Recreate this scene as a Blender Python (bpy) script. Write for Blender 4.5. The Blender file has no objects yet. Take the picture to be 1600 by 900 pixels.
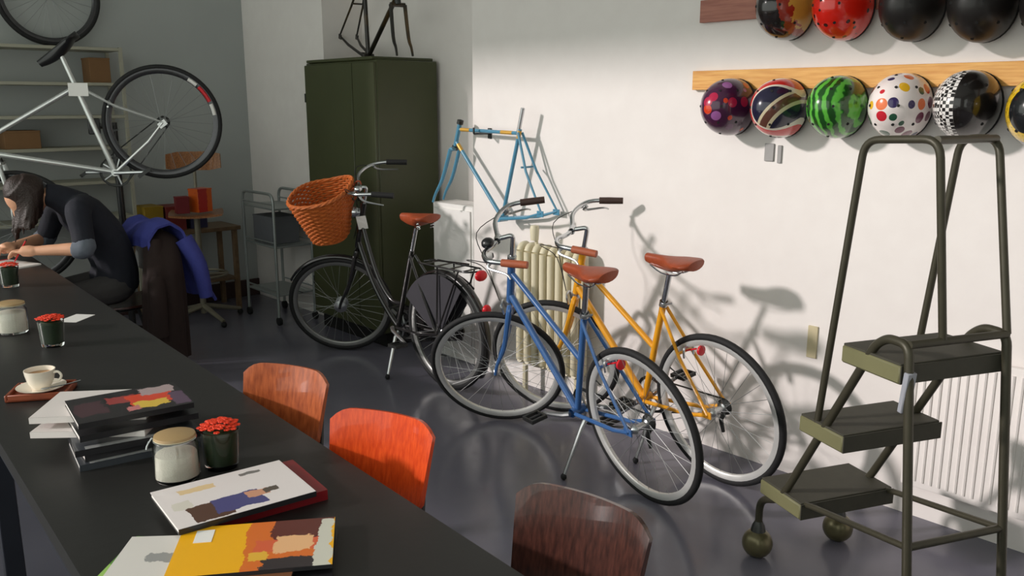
import bpy, bmesh, math, random
from mathutils import Vector as V, Matrix as M
random.seed(7)
sc = bpy.context.scene
col = sc.collection
R = math.radians

# ------------------------------------------------------------------ camera
F = 1350.0; CAM_H = 1.62; YAW = R(42.7); PITCH = math.atan(290 / F)
cam = bpy.data.objects.new('camera', bpy.data.cameras.new('camera')); col.objects.link(cam)
cam.location = (0, 0, CAM_H)
cam.rotation_euler = (math.pi / 2 - PITCH, 0, -YAW)
cam.data.sensor_width = 36.0; cam.data.lens = 36.0 * F / 1600.0
cam.data.clip_start = 0.05
sc.camera = cam
# ------------------------------------------------------------------ world, sun, exposure
w = bpy.data.worlds.new('sky'); sc.world = w; w.use_nodes = True
bg = w.node_tree.nodes['Background']
bg.inputs[0].default_value = (0.95, 1.0, 0.92, 1); bg.inputs[1].default_value = 1.35
sun = bpy.data.objects.new('sun', bpy.data.lights.new('sun', 'SUN')); col.objects.link(sun)
SUN_DIR = V((1, -0.57, -0.42)).normalized()
sun.rotation_euler = SUN_DIR.to_track_quat('-Z', 'Y').to_euler()
sun.data.energy = 2.6; sun.data.angle = R(3.6); sun.data.color = (1.0, 0.92, 0.90)
vs = sc.view_settings
vs.view_transform = 'Standard'; vs.look = 'None'; vs.gamma = 1.0; vs.use_curve_mapping = False
vs.exposure = 0.0

# ------------------------------------------------------------------ pixel -> point helpers (1600 x 900 frame)
_fh = V((math.sin(YAW), math.cos(YAW), 0)); _rt = V((math.cos(YAW), -math.sin(YAW), 0)); _z = V((0, 0, 1))
_fw = _fh * math.cos(PITCH) - _z * math.sin(PITCH); _up = _fh * math.sin(PITCH) + _z * math.cos(PITCH)
def ray(x, y): return _fw + _rt * ((x - 800) / F) - _up * ((y - 450) / F)
def atz(x, y, z):
    d = ray(x, y); p = d * ((z - CAM_H) / d.z); return V((p.x, p.y, z))
def atx(x, y, X):
    d = ray(x, y); p = d * (X / d.x); return V((X, p.y, p.z + CAM_H))
def aty(x, y, Y):
    d = ray(x, y); p = d * (Y / d.y); return V((p.x, Y, p.z + CAM_H))

# ------------------------------------------------------------------ materials
def lin(c):
    return tuple(((v / 255) / 12.92 if v / 255 <= 0.04045 else ((v / 255 + 0.055) / 1.055) ** 2.4) for v in c[:3]) + (1,)
class NT:
    def __init__(s, name):
        s.m = bpy.data.materials.new(name); s.m.use_nodes = True
        s.t = s.m.node_tree; s.b = s.t.nodes['Principled BSDF']
        s._c = None
    def n(s, typ, **kw):
        nd = s.t.nodes.new(typ)
        for k, v in kw.items(): setattr(nd, k, v)
        return nd
    def l(s, a, b): s.t.links.new(a, b)
    def coord(s):
        if s._c is None: s._c = s.n('ShaderNodeTexCoord').outputs['Object']
        return s._c
    def xyz(s, vec=None):
        nd = s.n('ShaderNodeSeparateXYZ'); s.l(vec or s.coord(), nd.inputs[0]); return nd.outputs
    def _in(s, sock, v):
        if isinstance(v, (int, float)): sock.default_value = v
        elif isinstance(v, tuple): sock.default_value = v
        else: s.l(v, sock)
    def math(s, op, a, b=0.0, c=None):
        nd = s.n('ShaderNodeMath', operation=op); s._in(nd.inputs[0], a); s._in(nd.inputs[1], b)
        if c is not None: s._in(nd.inputs[2], c)
        return nd.outputs[0]
    def mix(s, f, a, b):
        nd = s.n('ShaderNodeMix', data_type='RGBA'); s._in(nd.inputs[0], f); s._in(nd.inputs[6], a); s._in(nd.inputs[7], b); return nd.outputs[2]
    def noise(s, scale, detail=3, vec=None, rough=.55):
        nd = s.n('ShaderNodeTexNoise'); nd.inputs['Scale'].default_value = scale; nd.inputs['Detail'].default_value = detail; nd.inputs['Roughness'].default_value = rough
        s.l(vec or s.coord(), nd.inputs['Vector']); return nd.outputs
    def scaled(s, v3, vec=None):
        nd = s.n('ShaderNodeMapping'); nd.inputs['Scale'].default_value = v3; s.l(vec or s.coord(), nd.inputs[0]); return nd.outputs[0]
    def ramp(s, f, stops, interp='LINEAR'):
        nd = s.n('ShaderNodeValToRGB'); nd.color_ramp.interpolation = interp
        e = nd.color_ramp.elements
        while len(e) < len(stops): e.new(0.5)
        for i, (p, c) in enumerate(stops): e[i].position = p; e[i].color = c
        s._in(nd.inputs[0], f); return nd.outputs[0]
    def base(s, c): s._in(s.b.inputs['Base Color'], c)
    def bump(s, h, strength=.3, dist=.01):
        nd = s.n('ShaderNodeBump'); nd.inputs['Strength'].default_value = strength; nd.inputs['Distance'].default_value = dist
        s.l(h, nd.inputs['Height']); s.l(nd.outputs[0], s.b.inputs['Normal'])
    def set(s, rough=.5, metal=0, coat=0, spec=.5, trans=0, ior=1.45):
        b = s.b.inputs; b['Roughness'].default_value = rough; b['Metallic'].default_value = metal; b['Coat Weight'].default_value = coat
        b['Specular IOR Level'].default_value = spec; b['Transmission Weight'].default_value = trans; b['IOR'].default_value = ior
        return s
def mat(name, c, rough=.5, metal=0, var=.12, nscale=12, bump=0, bscale=60, coat=0, spec=.5, trans=0, ior=1.45):
    t = NT(name); t.set(rough, metal, coat, spec, trans, ior)
    L = lin(c)
    if var > 0:
        nz = t.noise(nscale, 4)[0]
        lo = tuple(v * (1 - var) for v in L[:3]) + (1,); hi = tuple(min(1, v * (1 + var)) for v in L[:3]) + (1,)
        t.base(t.mix(nz, lo, hi))
    else: t.base(L)
    if bump: t.bump(t.noise(bscale, 4)[0], bump, .01)
    return t.m
def wood(name, c1, c2, axis=(1, 12, 1), rough=.4, coat=.2, scale=9):
    t = NT(name); t.set(rough, 0, coat)
    v = t.scaled(axis)
    n1 = t.noise(scale, 5, v)[0]
    f = t.ramp(n1, [(.3, lin(c1)), (.7, lin(c2))])
    t.base(f); t.bump(n1, .12, .004)
    return t.m

# ------------------------------------------------------------------ mesh builder
class MB:
    def __init__(s): s.v = []; s.f = []
    def add(s, vs_, fs):
        o = len(s.v); s.v += [V(p) for p in vs_]; s.f += [tuple(i + o for i in f) for f in fs]; return s
    def box(s, c, size, rot=None, bev=0.0, seg=1):
        bm = bmesh.new(); bmesh.ops.create_cube(bm, size=1.0)
        for v in bm.verts: v.co = V((v.co.x * size[0], v.co.y * size[1], v.co.z * size[2]))
        if bev: bmesh.ops.bevel(bm, geom=list(bm.edges), offset=bev, segments=seg, affect='EDGES', profile=.5)
        Mx = M.Translation(V(c)) @ (rot.to_4x4() if rot is not None else M.Identity(4))
        bm.verts.index_update()
        s.add([Mx @ v.co for v in bm.verts], [[v.index for v in f.verts] for f in bm.faces]); bm.free(); return s
    def tube(s, pts, r, n=8, closed=False, smooth=0, cap=True):
        P = [V(p) for p in pts]
        rs = list(r) if isinstance(r, (list, tuple)) else [r] * len(P)
        if smooth: P, rs = catmull(P, rs, smooth, closed)
        N = len(P); T = []
        for i in range(N):
            if closed: t = P[(i + 1) % N] - P[i - 1]
            else: t = P[min(i + 1, N - 1)] - P[max(i - 1, 0)]
            T.append(t.normalized())
        a = V((0, 0, 1)) if abs(T[0].z) < .9 else V((1, 0, 0))
        u = (a - T[0] * a.dot(T[0])).normalized()
        vs_ = []
        for i in range(N):
            u = (u - T[i] * u.dot(T[i])).normalized(); b = T[i].cross(u)
            for k in range(n):
                q = 2 * math.pi * k / n
                vs_.append(P[i] + (u * math.cos(q) + b * math.sin(q)) * rs[i])
        fs = []
        for i in range(N if closed else N - 1):
            j = (i + 1) % N
            for k in range(n):
                l = (k + 1) % n; fs.append((i * n + k, i * n + l, j * n + l, j * n + k))
        if cap and not closed: fs.append(tuple(range(n))[::-1]); fs.append(tuple((N - 1) * n + k for k in range(n)))
        return s.add(vs_, fs)
    def lathe(s, prof, n=24, mx=None, closed=False):
        """profile of (radius, height) turned about Z, then moved by mx"""
        mx = mx or M.Identity(4); vs_ = []; idx = []
        for (r, z) in prof:
            if r < 1e-6: idx.append([len(vs_)]); vs_.append(mx @ V((0, 0, z)))
            else:
                idx.append([len(vs_) + k for k in range(n)])
                vs_ += [mx @ V((r * math.cos(2 * math.pi * k / n), r * math.sin(2 * math.pi * k / n), z)) for k in range(n)]
        fs = []; L = len(prof)
        for i in range(L if closed else L - 1):
            a, b = idx[i], idx[(i + 1) % L]
            for k in range(n):
                l = (k + 1) % n
                if len(a) == 1 and len(b) == 1: continue
                if len(a) == 1: fs.append((a[0], b[l], b[k]))
                elif len(b) == 1: fs.append((a[k], a[l], b[0]))
                else: fs.append((a[k], a[l], b[l], b[k]))
        return s.add(vs_, fs)
    def ball(s, c, r, n=16, m=10, mx=None):
        rx, ry, rz = r if isinstance(r, (tuple, list)) else (r, r, r)
        X = M.Translation(V(c)) @ (mx or M.Identity(4)) @ M.Diagonal((rx, ry, rz, 1))
        return s.lathe([(math.sin(math.pi * i / m), -math.cos(math.pi * i / m)) for i in range(m + 1)], n, X)
    def prism(s, poly, z0, z1, mx=None):
        mx = mx or M.Identity(4); n = len(poly)
        vs_ = [mx @ V((x, y, z0)) for x, y in poly] + [mx @ V((x, y, z1)) for x, y in poly]
        fs = [tuple(range(n))[::-1], tuple(range(n, 2 * n))] + [(i, (i + 1) % n, n + (i + 1) % n, n + i) for i in range(n)]
        return s.add(vs_, fs)
    def sheet(s, fn, nu, nv, thick):
        """fn(u,v)->point, u,v in 0..1; solid sheet of given thickness"""
        P = [[V(fn(i / nu, j / nv)) for j in range(nv + 1)] for i in range(nu + 1)]
        def nrm(i, j):
            a = P[min(i + 1, nu)][j] - P[max(i - 1, 0)][j]; b = P[i][min(j + 1, nv)] - P[i][max(j - 1, 0)]
            c = a.cross(b); return c.normalized() if c.length > 1e-9 else V((0, 0, 1))
        W = nv + 1; cnt = (nu + 1) * W
        vs_ = [P[i][j] for i in range(nu + 1) for j in range(W)] + [P[i][j] - nrm(i, j) * thick for i in range(nu + 1) for j in range(W)]
        fs = []
        for i in range(nu):
            for j in range(nv):
                a = i * W + j; fs += [(a, a + W, a + W + 1, a + 1), (cnt + a, cnt + a + 1, cnt + a + W + 1, cnt + a + W)]
        rim = [i * W for i in range(nu + 1)] + [nu * W + j for j in range(1, W)] + [i * W + nv for i in range(nu - 1, -1, -1)] + [j for j in range(nv - 1, 0, -1)]
        for k in range(len(rim)):
            a, b = rim[k], rim[(k + 1) % len(rim)]; fs.append((a, b, cnt + b, cnt + a))
        return s.add(vs_, fs)
    def xf(s, mx): s.v = [mx @ p for p in s.v]; return s
    def mesh(s, name, m, smooth=40):
        me = bpy.data.meshes.new(name); me.from_pydata([tuple(p) for p in s.v], [], s.f)
        bm = bmesh.new(); bm.from_mesh(me); bmesh.ops.recalc_face_normals(bm, faces=bm.faces); bm.to_mesh(me); bm.free()
        if smooth:
            me.polygons.foreach_set('use_smooth', [True] * len(me.polygons)); me.set_sharp_from_angle(angle=R(smooth))
        if m: me.materials.append(m)
        return me
    def build(s, name, m, parent=None, mtx=None, smooth=40):
        return link(name, s.mesh(name, m, smooth), parent, mtx)
def link(name, data, parent=None, mtx=None):
    o = bpy.data.objects.new(name, data); col.objects.link(o)
    if parent: o.parent = parent
    if mtx is not None: o.matrix_basis = mtx
    return o
def catmull(P, rs, k, closed):
    N = len(P); Q = []; q = []
    for i in range(N if closed else N - 1):
        p0 = P[(i - 1) % N] if (closed or i > 0) else P[i]; p1 = P[i]; p2 = P[(i + 1) % N]; p3 = P[(i + 2) % N] if (closed or i + 2 < N) else p2
        for a in range(k):
            t = a / k
            Q.append(.5 * ((2 * p1) + (p2 - p0) * t + (2 * p0 - 5 * p1 + 4 * p2 - p3) * t * t + (3 * p1 - p0 - 3 * p2 + p3) * t ** 3))
            q.append(rs[i] * (1 - t) + rs[(i + 1) % N] * t)
    if not closed: Q.append(P[-1]); q.append(rs[-1])
    return Q, q
def fillet(P, r, k=5):
    """polyline with rounded corners"""
    P = [V(p) for p in P]; out = [P[0]]
    for i in range(1, len(P) - 1):
        a = (P[i - 1] - P[i]); b = (P[i + 1] - P[i]); d = min(r, a.length * .45, b.length * .45)
        A = P[i] + a.normalized() * d; B = P[i] + b.normalized() * d
        for j in range(k + 1):
            t = j / k; out.append(A * (1 - t) ** 2 + P[i] * 2 * t * (1 - t) + B * t * t)
    out.append(P[-1]); return out
def thing(name, label, cat, loc=(0, 0, 0), rz=0, group=None, mtx=None):
    o = bpy.data.objects.new(name, None); col.objects.link(o); o.empty_display_size = .1
    if mtx is not None: o.matrix_basis = mtx
    else: o.location = loc; o.rotation_euler = (0, 0, rz)
    return tag(o, label, cat, group)
def tag(o, label=None, cat=None, group=None, kind=None):
    if label: o['label'] = label
    if cat: o['category'] = cat
    if group: o['group'] = group
    if kind: o['kind'] = kind
    return o
def T(x, y, z): return M.Translation(V((x, y, z)))
def rotz(a): return M.Rotation(a, 4, 'Z')
def roundrect(w_, h_, r, k=5):
    P = []
    for cx, cy, a0 in ((w_ / 2 - r, h_ / 2 - r, 0), (-w_ / 2 + r, h_ / 2 - r, 90), (-w_ / 2 + r, -h_ / 2 + r, 180), (w_ / 2 - r, -h_ / 2 + r, 270)):
        for j in range(k + 1):
            a = R(a0 + 90 * j / k); P.append((cx + r * math.cos(a), cy + r * math.sin(a)))
    return P

# ------------------------------------------------------------------ shared materials
m_black = mat('black_paint', (24, 24, 26), .35, coat=.3)
m_rubber = mat('tyre_rubber', (26, 26, 27), .75, var=.2, nscale=40)
m_chrome = mat('chrome', (205, 208, 210), .18, 1.0, var=.05)
m_alu = mat('brushed_aluminium', (200, 203, 204), .32, 1.0, var=.08, nscale=40)
m_rim = mat('bright_rim_alloy', (225, 225, 222), .4, .55, var=.05)
m_greyrim = mat('grey_rim_alloy', (150, 150, 148), .35, .8, var=.05)
m_darkrim = mat('dark_rim_alloy', (78, 78, 80), .25, .8, var=.05)
m_spoke = mat('spoke_steel', (150, 152, 152), .5, .7, var=0)
m_steel = mat('dark_steel', (70, 71, 70), .4, .8, var=.15)
m_brownleather = mat('brown_leather', (150, 68, 38), .42, var=.25, nscale=30, bump=.15, bscale=150)
m_cork = mat('leather_grip', (165, 88, 58), .5, var=.2, nscale=60)
m_darkgrip = mat('dark_brown_grip', (62, 44, 38), .5, var=.2, nscale=60)
m_blue = mat('blue_paint', (58, 98, 152), .28, var=.08, coat=.5)
m_yellow = mat('yellow_paint', (232, 160, 30), .28, var=.06, coat=.5)
m_red = mat('red_plastic', (205, 28, 40), .3, var=.05)
m_white = mat('white_plastic', (232, 230, 226), .45, var=.04)
m_silverpaint = mat('silver_paint', (205, 207, 205), .25, .6, var=.06, coat=.4)
m_olive = mat('olive_tube_paint', (66, 63, 50), .45, .3, var=.2, nscale=25)
m_glass = NT('clear_glass').set(.02, trans=1.0).m
m_glass.node_tree.nodes['Principled BSDF'].inputs['Base Color'].default_value = (.97, .98, .97, 1)
m_papers = mat('paper_pages', (226, 220, 214), .8, var=.06, nscale=80)
m_dark = mat('dark_recess', (16, 15, 15), .8, var=0)

# ================================================================== THE ROOM
WX = 3.35; YB = 6.86; XL = -0.5; YF = -2.6; HC = 4.0
t = NT('white_plaster'); t.set(.85, spec=.2)
nz = t.noise(1.6, 5)[0]; nz2 = t.noise(9, 4)[0]
t.base(t.mix(t.math('MULTIPLY', nz, nz2), lin((224, 218, 214)), lin((240, 236, 232)))); t.bump(t.noise(45, 5)[0], .08, .004)
m_plaster = t.m
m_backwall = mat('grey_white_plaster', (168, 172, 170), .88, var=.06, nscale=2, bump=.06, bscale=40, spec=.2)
t = NT('dark_polished_floor'); t.set(.3, spec=.5)
n1 = t.noise(1.3, 6)[0]; n2 = t.noise(14, 5)[0]
t.base(t.mix(n1, lin((92, 91, 102)), lin((120, 118, 130))))
t.l(t.ramp(n2, [(.3, (.13, .13, .13, 1)), (.75, (.26, .26, .26, 1))]), t.b.inputs['Roughness']); t.bump(n1, .03, .01)
m_floor = t.m
m_base = mat('dark_red_brown_base', (62, 42, 40), .6)
m_ceil = mat('ceiling_white', (205, 207, 204), .9, var=.03)
def struct(name, mb, m, parent=None): return tag(mb.build(name, m, parent, smooth=30), kind='structure')
TH = .15
struct('floor', MB().box(((WX + XL) / 2, (YB + YF) / 2, -.05), (WX - XL + 1.0, YB - YF + .3, .1)), m_floor)
struct('ceiling', MB().box(((WX + XL) / 2, (YB + YF) / 2, HC + .05), (WX - XL + 1.0, YB - YF + .3, .1)), m_ceil)
NY0, NY1, NX = 3.97, 5.62, 3.68      # niche in the long wall, the green cabinet stands in it
mb = MB(); WXO = NX + .15
mb.box(((WX + WXO) / 2, (NY0 + YF - .15) / 2, HC / 2), (WXO - WX, NY0 - YF + .15, HC)); mb.box(((WX + WXO) / 2, (NY1 + YB + .15) / 2, HC / 2), (WXO - WX, YB - NY1 + .15, HC))
mb.box(((NX + WXO) / 2, (NY0 + NY1) / 2, HC / 2), (WXO - NX, NY1 - NY0, HC)); struct('wall_right', mb, m_plaster)
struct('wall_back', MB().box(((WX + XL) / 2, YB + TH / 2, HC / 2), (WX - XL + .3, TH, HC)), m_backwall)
# street-side wall: piers and lintels around a tall shop window by the table; opening behind the camera added for sky fill
SILL = .55; HEAD = 3.52; WY0, WY1 = -1.6, 6.83
mb = MB()
mb.box((XL - TH / 2, (YB + YF) / 2, SILL / 2), (TH, YB - YF, SILL))
mb.box((XL - TH / 2, (YB + YF) / 2, (HEAD + HC) / 2), (TH, YB - YF, HC - HEAD))
mb.box((XL - TH / 2, (WY1 + YB) / 2, (SILL + HEAD) / 2), (TH, YB - WY1, HEAD - SILL))
mb.box((XL - TH / 2, (WY0 + YF) / 2, (SILL + HEAD) / 2), (TH, WY0 - YF, HEAD - SILL))
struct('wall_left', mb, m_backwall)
mb = MB(); x0, x1 = .2, 1.3
mb.box(((XL + x0) / 2, YF - TH / 2, HC / 2), (x0 - XL, TH, HC)); mb.box(((WX + x1) / 2, YF - TH / 2, HC / 2), (WX - x1, TH, HC))
mb.box(((x0 + x1) / 2, YF - TH / 2, .4), (x1 - x0, TH, .8)); mb.box(((x0 + x1) / 2, YF - TH / 2, (3.0 + HC) / 2), (x1 - x0, TH, HC - 3.0))
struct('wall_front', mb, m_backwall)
def window(name, mb): return struct(name, mb, m_white)
mb = MB()
for y in (WY0 + .03, WY1 - .03): mb.box((XL - .06, y, (SILL + HEAD) / 2), (.06, .06, HEAD - SILL))
for z in (SILL + .03, HEAD - .03): mb.box((XL - .06, (WY0 + WY1) / 2, z), (.06, WY1 - WY0, .06))
window('window_1', mb)
mb = MB()
for x in (x0 + .03, (x0 + x1) / 2, x1 - .03): mb.box((x, YF - .06, 1.9), (.06, .06, 2.2))
for z in (.83, 2.97): mb.box(((x0 + x1) / 2, YF - .06, z), (x1 - x0, .06, .06))
window('added_fill_window', mb)  # frame of the added, unseen opening that lets in sky light as fill
struct('baseboard_back', MB().box(((WX + XL) / 2, YB - .01, .07), (WX - XL, .02, .14), bev=.004), m_base)

# ================================================================== TABLE
TZ = .74
m_table = mat('matt_black_tabletop', (33, 32, 31), .42, var=.18, nscale=6, bump=.03, bscale=30)
m_tside = mat('blue_black_table_frame', (34, 37, 46), .4, var=.2, nscale=10)
ta = R(3.6)
tdir = V((math.sin(ta), math.cos(ta), 0)); tx = V((math.cos(ta), -math.sin(ta), 0))
p_right = V((1.055, 1.5, 0)); TW = .655
tb_y0, tb_y1 = -.95, 4.2      # along tdir from p_right
tc = p_right + tdir * ((tb_y0 + tb_y1) / 2) - tx * (TW / 2)
table = thing('dining_table', 'long narrow black table with magazines and jars on it', 'table', (tc.x, tc.y, 0), -ta)
TL = tb_y1 - tb_y0
MB().box((0, 0, TZ - .02), (TW, TL, .04)).build('tabletop', m_table, table)
ap = MB()
for s in (-1, 1):
    ap = MB().box((s * (TW / 2 - .04), 0, TZ - .085), (.025, TL - .1, .09)); ap.build('apron', m_tside, table)
    ap = MB().box((0, s * (TL / 2 - .05), TZ - .085), (TW - .1, .025, .09)); ap.build('apron', m_tside, table)
for yy in (-TL / 2 + .08, -.25, 1.2, TL / 2 - .08):
    for s in (-1, 1): MB().box((s * (TW / 2 - .045), yy, (TZ - .04) / 2), (.055, .055, TZ - .04), bev=.003).build('leg', m_tside, table)

# ================================================================== PLYWOOD CHAIRS
def make_chair(label, backc, face, m_wood, m_leg, bw=.33, zt=.825, group=None):
    """backc: middle of the backrest (x,y); face: direction the sitter looks (angle)"""
    d = V((math.cos(face), math.sin(face), 0)); o = V((backc[0], backc[1], 0)) + d * .20
    c = thing('plywood_chair', label, 'chair', o, face, group)
    SZ = .44
    def seat(u, v):
        y = (v - .5) * .37 * (1 - .10 * (u < .5) * (.5 - u)); x = -.19 + u * .39
        rnd = 1 - .25 * max(0, abs(v - .5) * 2 - .6) * (1 if u > .6 else .6)
        return (x * rnd if u > .5 else x, y, SZ + .012 * (abs(v - .5) * 2) ** 2 - .012 * math.sin(u * math.pi) - .02 * max(0, u - .8) / .2)
    MB().sheet(seat, 14, 12, .011).build('seat', m_wood, c, smooth=60)
    hh = .235
    def back(u, v):
        a = (u - .5) * 2; b = (v - .5) * 2
        wv = bw * (.93 + .07 * (v)) ; e = max(0, abs(a) - .62) / .38; 
        vv = b * (1 - .28 * e ** 2.4)
        lean = -.045 * (v - .3)
        return (-.20 + .035 * a * a + lean, -a * wv / 2, zt - hh / 2 + vv * hh / 2)
    MB().sheet(back, 20, 12, .012).build('backrest', m_wood, c, smooth=60)
    for s in (-1, 1):
        y = s * .165
        MB().tube(fillet([(.15, s * .17, SZ - .02), (.17, s * .18, .0)], .02), .0105, 8).build('leg', m_leg, c)
        MB().tube(fillet([(-.12, s * .15, SZ - .02), (-.23, s * .18, .0)], .02), .0105, 8).build('leg', m_leg, c)
        MB().tube(fillet([(.15, s * .17, SZ - .022), (-.17, s * .12, SZ - .022), (-.235, s * .10, zt - .06)], .06), .0105, 8).build('back_post', m_leg, c)
        for zz in (zt - .08, zt - .15):
            MB().ball((-.19 - .045 * ((zz - (zt - hh)) / hh - .3) + .035 * .37 - .001, s * .10, zz), (.003, .006, .006), 8, 6).build('rivet', m_steel, c)
    MB().tube([(-.165, -.155, SZ - .022), (-.165, .155, SZ - .022)], .009, 8).build('crossbar', m_leg, c)
    return c
w_brown = wood('orange_brown_plywood', (138, 62, 28), (186, 96, 50), (10, 10, 1.2), .35, .4)
w_orange = wood('bright_orange_plywood', (196, 58, 16), (228, 84, 30), (14, 14, 1.2), .3, .4)
w_dark = wood('dark_brown_plywood', (42, 22, 18), (78, 44, 36), (14, 14, 1.2), .3, .5)
zt = .82
for lab, pl, pr, wm, bw in (('orange-brown plywood chair with worn grain', (380, 575), (482, 590), w_brown, .315),
                            ('bright orange plywood chair, most vivid of the chairs at the table', (515, 648), (647, 672), w_orange, .32),
                            ('dark brown varnished plywood chair with a shiny top edge', (800, 765), (985, 828), w_dark, .33)):
    a = atz(*pl, zt); b = atz(*pr, zt); mid = (a + b) / 2; tt = (b - a).normalized()
    nrm = V((-tt.y, tt.x, 0));  nrm = nrm if nrm.x < 0 else -nrm
    mid -= nrm * .055
    make_chair(lab, (mid.x, mid.y), math.atan2(nrm.y, nrm.x), wm, m_steel, bw, zt, 'plywood chairs at the long table')

# ================================================================== BICYCLES
WR = .342; WB = 1.04; HA = R(70)
RX90 = M.Rotation(math.pi / 2, 4, 'X')
_wheel = {}
def wheel_meshes(tw=.015, rimd=.026, spokes=28, hubr=.02, rm=None):
    rm = rm or m_rim; key = (tw, rimd, spokes, hubr, rm.name)
    if key in _wheel: return _wheel[key]
    tyre = MB().lathe([(WR - tw + tw * math.cos(2 * math.pi * k / 10), tw * math.sin(2 * math.pi * k / 10)) for k in range(10)], 64, RX90, True).mesh('tyre', m_rubber)
    ro = WR - 1.75 * tw; ri = ro - rimd
    rim = MB().lathe([(ro, .011), (ro, -.011), (ri + .006, -.011), (ri, -.006), (ri, .006), (ri + .006, .011)], 64, RX90, True).mesh('rim', rm)
    hub = MB().lathe([(.005, -.06), (.005, -.052), (.01, -.05), (hubr, -.034), (hubr, -.028), (hubr * .65, -.022), (hubr * .65, .022), (hubr, .028), (hubr, .034), (.01, .05), (.005, .052), (.005, .06)], 16, RX90).mesh('hub', m_alu)
    sp = MB()
    for k in range(spokes):
        s = 1 if k % 2 else -1; a = 2 * math.pi * k / spokes; b = a + (.55 if (k // 2) % 2 else -.55)
        sp.tube([(math.cos(b) * hubr * .9, s * .031, math.sin(b) * hubr * .9), (math.cos(a) * (ri + .002), 0, math.sin(a) * (ri + .002))], .0011, 4, cap=False)
    spk = sp.mesh('spokes', m_spoke)
    val = MB().tube([(0, 0, ri + .002), (0, 0, ri - .03)], .003, 6).mesh('valve', m_steel)
    _wheel[key] = (rim, tyre, hub, spk, val); return _wheel[key]
def put_wheel(name, parent, mtx, **kw):
    rim, tyre, hub, spk, val = wheel_meshes(**kw)
    w_ = link(name, rim, parent, mtx)
    link('tyre', tyre, w_); link('hub', hub, w_); tag(link('spokes', spk, w_), kind='stuff'); link('valve', val, w_, M.Rotation(1.1, 4, 'Y'))
    return w_
def saddle_mb():
    mb = MB()
    def fn(u, v):
        a = v * 2 * math.pi; x = .125 - .275 * u
        wd = .018 + .060 * (1 / (1 + math.exp(-(u - .55) * 11))); 
        if u > .85: wd *= 1 - .35 * ((u - .85) / .15) ** 2
        h = .022 + .028 * max(0, math.sin(min(1, u * 1.15) * math.pi) ** .7 if 0 < u < .87 else .15)
        top = .006 + .012 * u
        return (x, math.cos(a) * wd, top + (math.sin(a) * .016 if math.sin(a) > 0 else math.sin(a) * h))
    n, m_ = 22, 16; pts = [[fn(i / n, j / m_) for j in range(m_)] for i in range(n + 1)]
    vs_ = [p for row in pts for p in row]; fs = []
    for i in range(n):
        for j in range(m_): fs.append((i * m_ + j, i * m_ + (j + 1) % m_, (i + 1) * m_ + (j + 1) % m_, (i + 1) * m_ + j))
    fs.append(tuple(range(m_))); fs.append(tuple(n * m_ + j for j in range(m_))[::-1])
    return mb.add(vs_, fs)
def axis_x(z): return WB - .05 / math.sin(HA) - (z - WR) / math.tan(HA)
def steer_mx(st):
    ax = V((-math.cos(HA), 0, math.sin(HA))); p = V((axis_x(WR), 0, WR))
    return M.Translation(p) @ M.Rotation(st, 4, ax) @ M.Translation(-p)
def place(rx, ry, h, lean):
    return T(rx, ry, 0) @ rotz(math.pi / 2 - h) @ M.Rotation(-lean, 4, 'X')
def crank_set(b, bb, ang, left_m=None, ring=.09):
    """chainring on the right (-Y), arms and pedals"""
    L = .17
    for s in (1, -1):
        a = ang if s > 0 else ang + math.pi
        e = bb + V((math.cos(a) * L, s * .075, math.sin(a) * L))
        arm = MB().tube([bb + V((0, s * .045, 0)), bb + V((math.cos(a) * .03, s * .062, math.sin(a) * .03)), e], [.014, .012, .009], 8).build('crank_arm', m_alu, b)
        pc = e + V((0, s * .05, 0))
        pd = MB().box(pc + V((.035, 0, 0)), (.012, .085, .02), bev=.003).box(pc - V((.035, 0, 0)), (.012, .085, .02), bev=.003).tube([e, pc + V((0, s * .045, 0))], .007, 8)
        pd.box(pc + V((0, s * .04, 0)), (.08, .008, .018)).box(pc - V((0, s * .035, 0)), (.08, .008, .018)); pd.build('pedal', m_steel, b)
    MB().lathe([(ring, -.002), (ring, .002), (ring - .012, .002), (ring - .012, -.002)], 36, M.Translation(bb + V((0, -.047, 0))) @ RX90, True).build('chainring', m_steel, b)
    mb = MB()
    for k in range(5): mb.tube([bb + V((0, -.047, 0)), bb + V((math.cos(k * 1.2566) * (ring - .008), -.047, math.sin(k * 1.2566) * (ring - .008)))], .006, 6)
    mb.build('chainring_spider', m_alu, b)
def chain(b, bb, rh, ring=.09, cog=.035):
    pts = []
    for k in range(9): a = R(90) - k * R(180) / 8; pts.append(bb + V((math.cos(a) * ring, -.047, math.sin(a) * ring)))
    for k in range(7): a = R(-90) - k * R(180) / 6; pts.append(rh + V((math.cos(a) * cog, -.047, math.sin(a) * cog)))
    MB().tube(pts, .004, 5, closed=True).build('chain', m_steel, b)
    MB().lathe([(cog, -.004), (cog * .7, -.016), (cog * .7, .004), (cog, .002)], 20, M.Translation(rh + V((0, -.045, 0))) @ RX90, True).build('sprocket', m_steel, b)
def caliper(b, c, mtx=None):
    c = V(c)
    for s in (-1, 1):
        MB().tube([c + V((0, 0, .02)), c + V((0, s * .028, .012)), c + V((0, s * .03, -.03))], [.006, .006, .005], 6, smooth=3).build('brake_arm', m_alu, b, mtx)
def arc_fender(R0, a0, a1, wd=.024, n=22):
    def fn(u, v):
        a = a0 + (a1 - a0) * u; q = (v - .5) * math.pi
        r = R0 - (1 - math.cos(q)) * .014
        return (math.cos(a) * r, math.sin(q) * wd, math.sin(a) * r)
    return MB().sheet(fn, n, 6, .0015)

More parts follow.
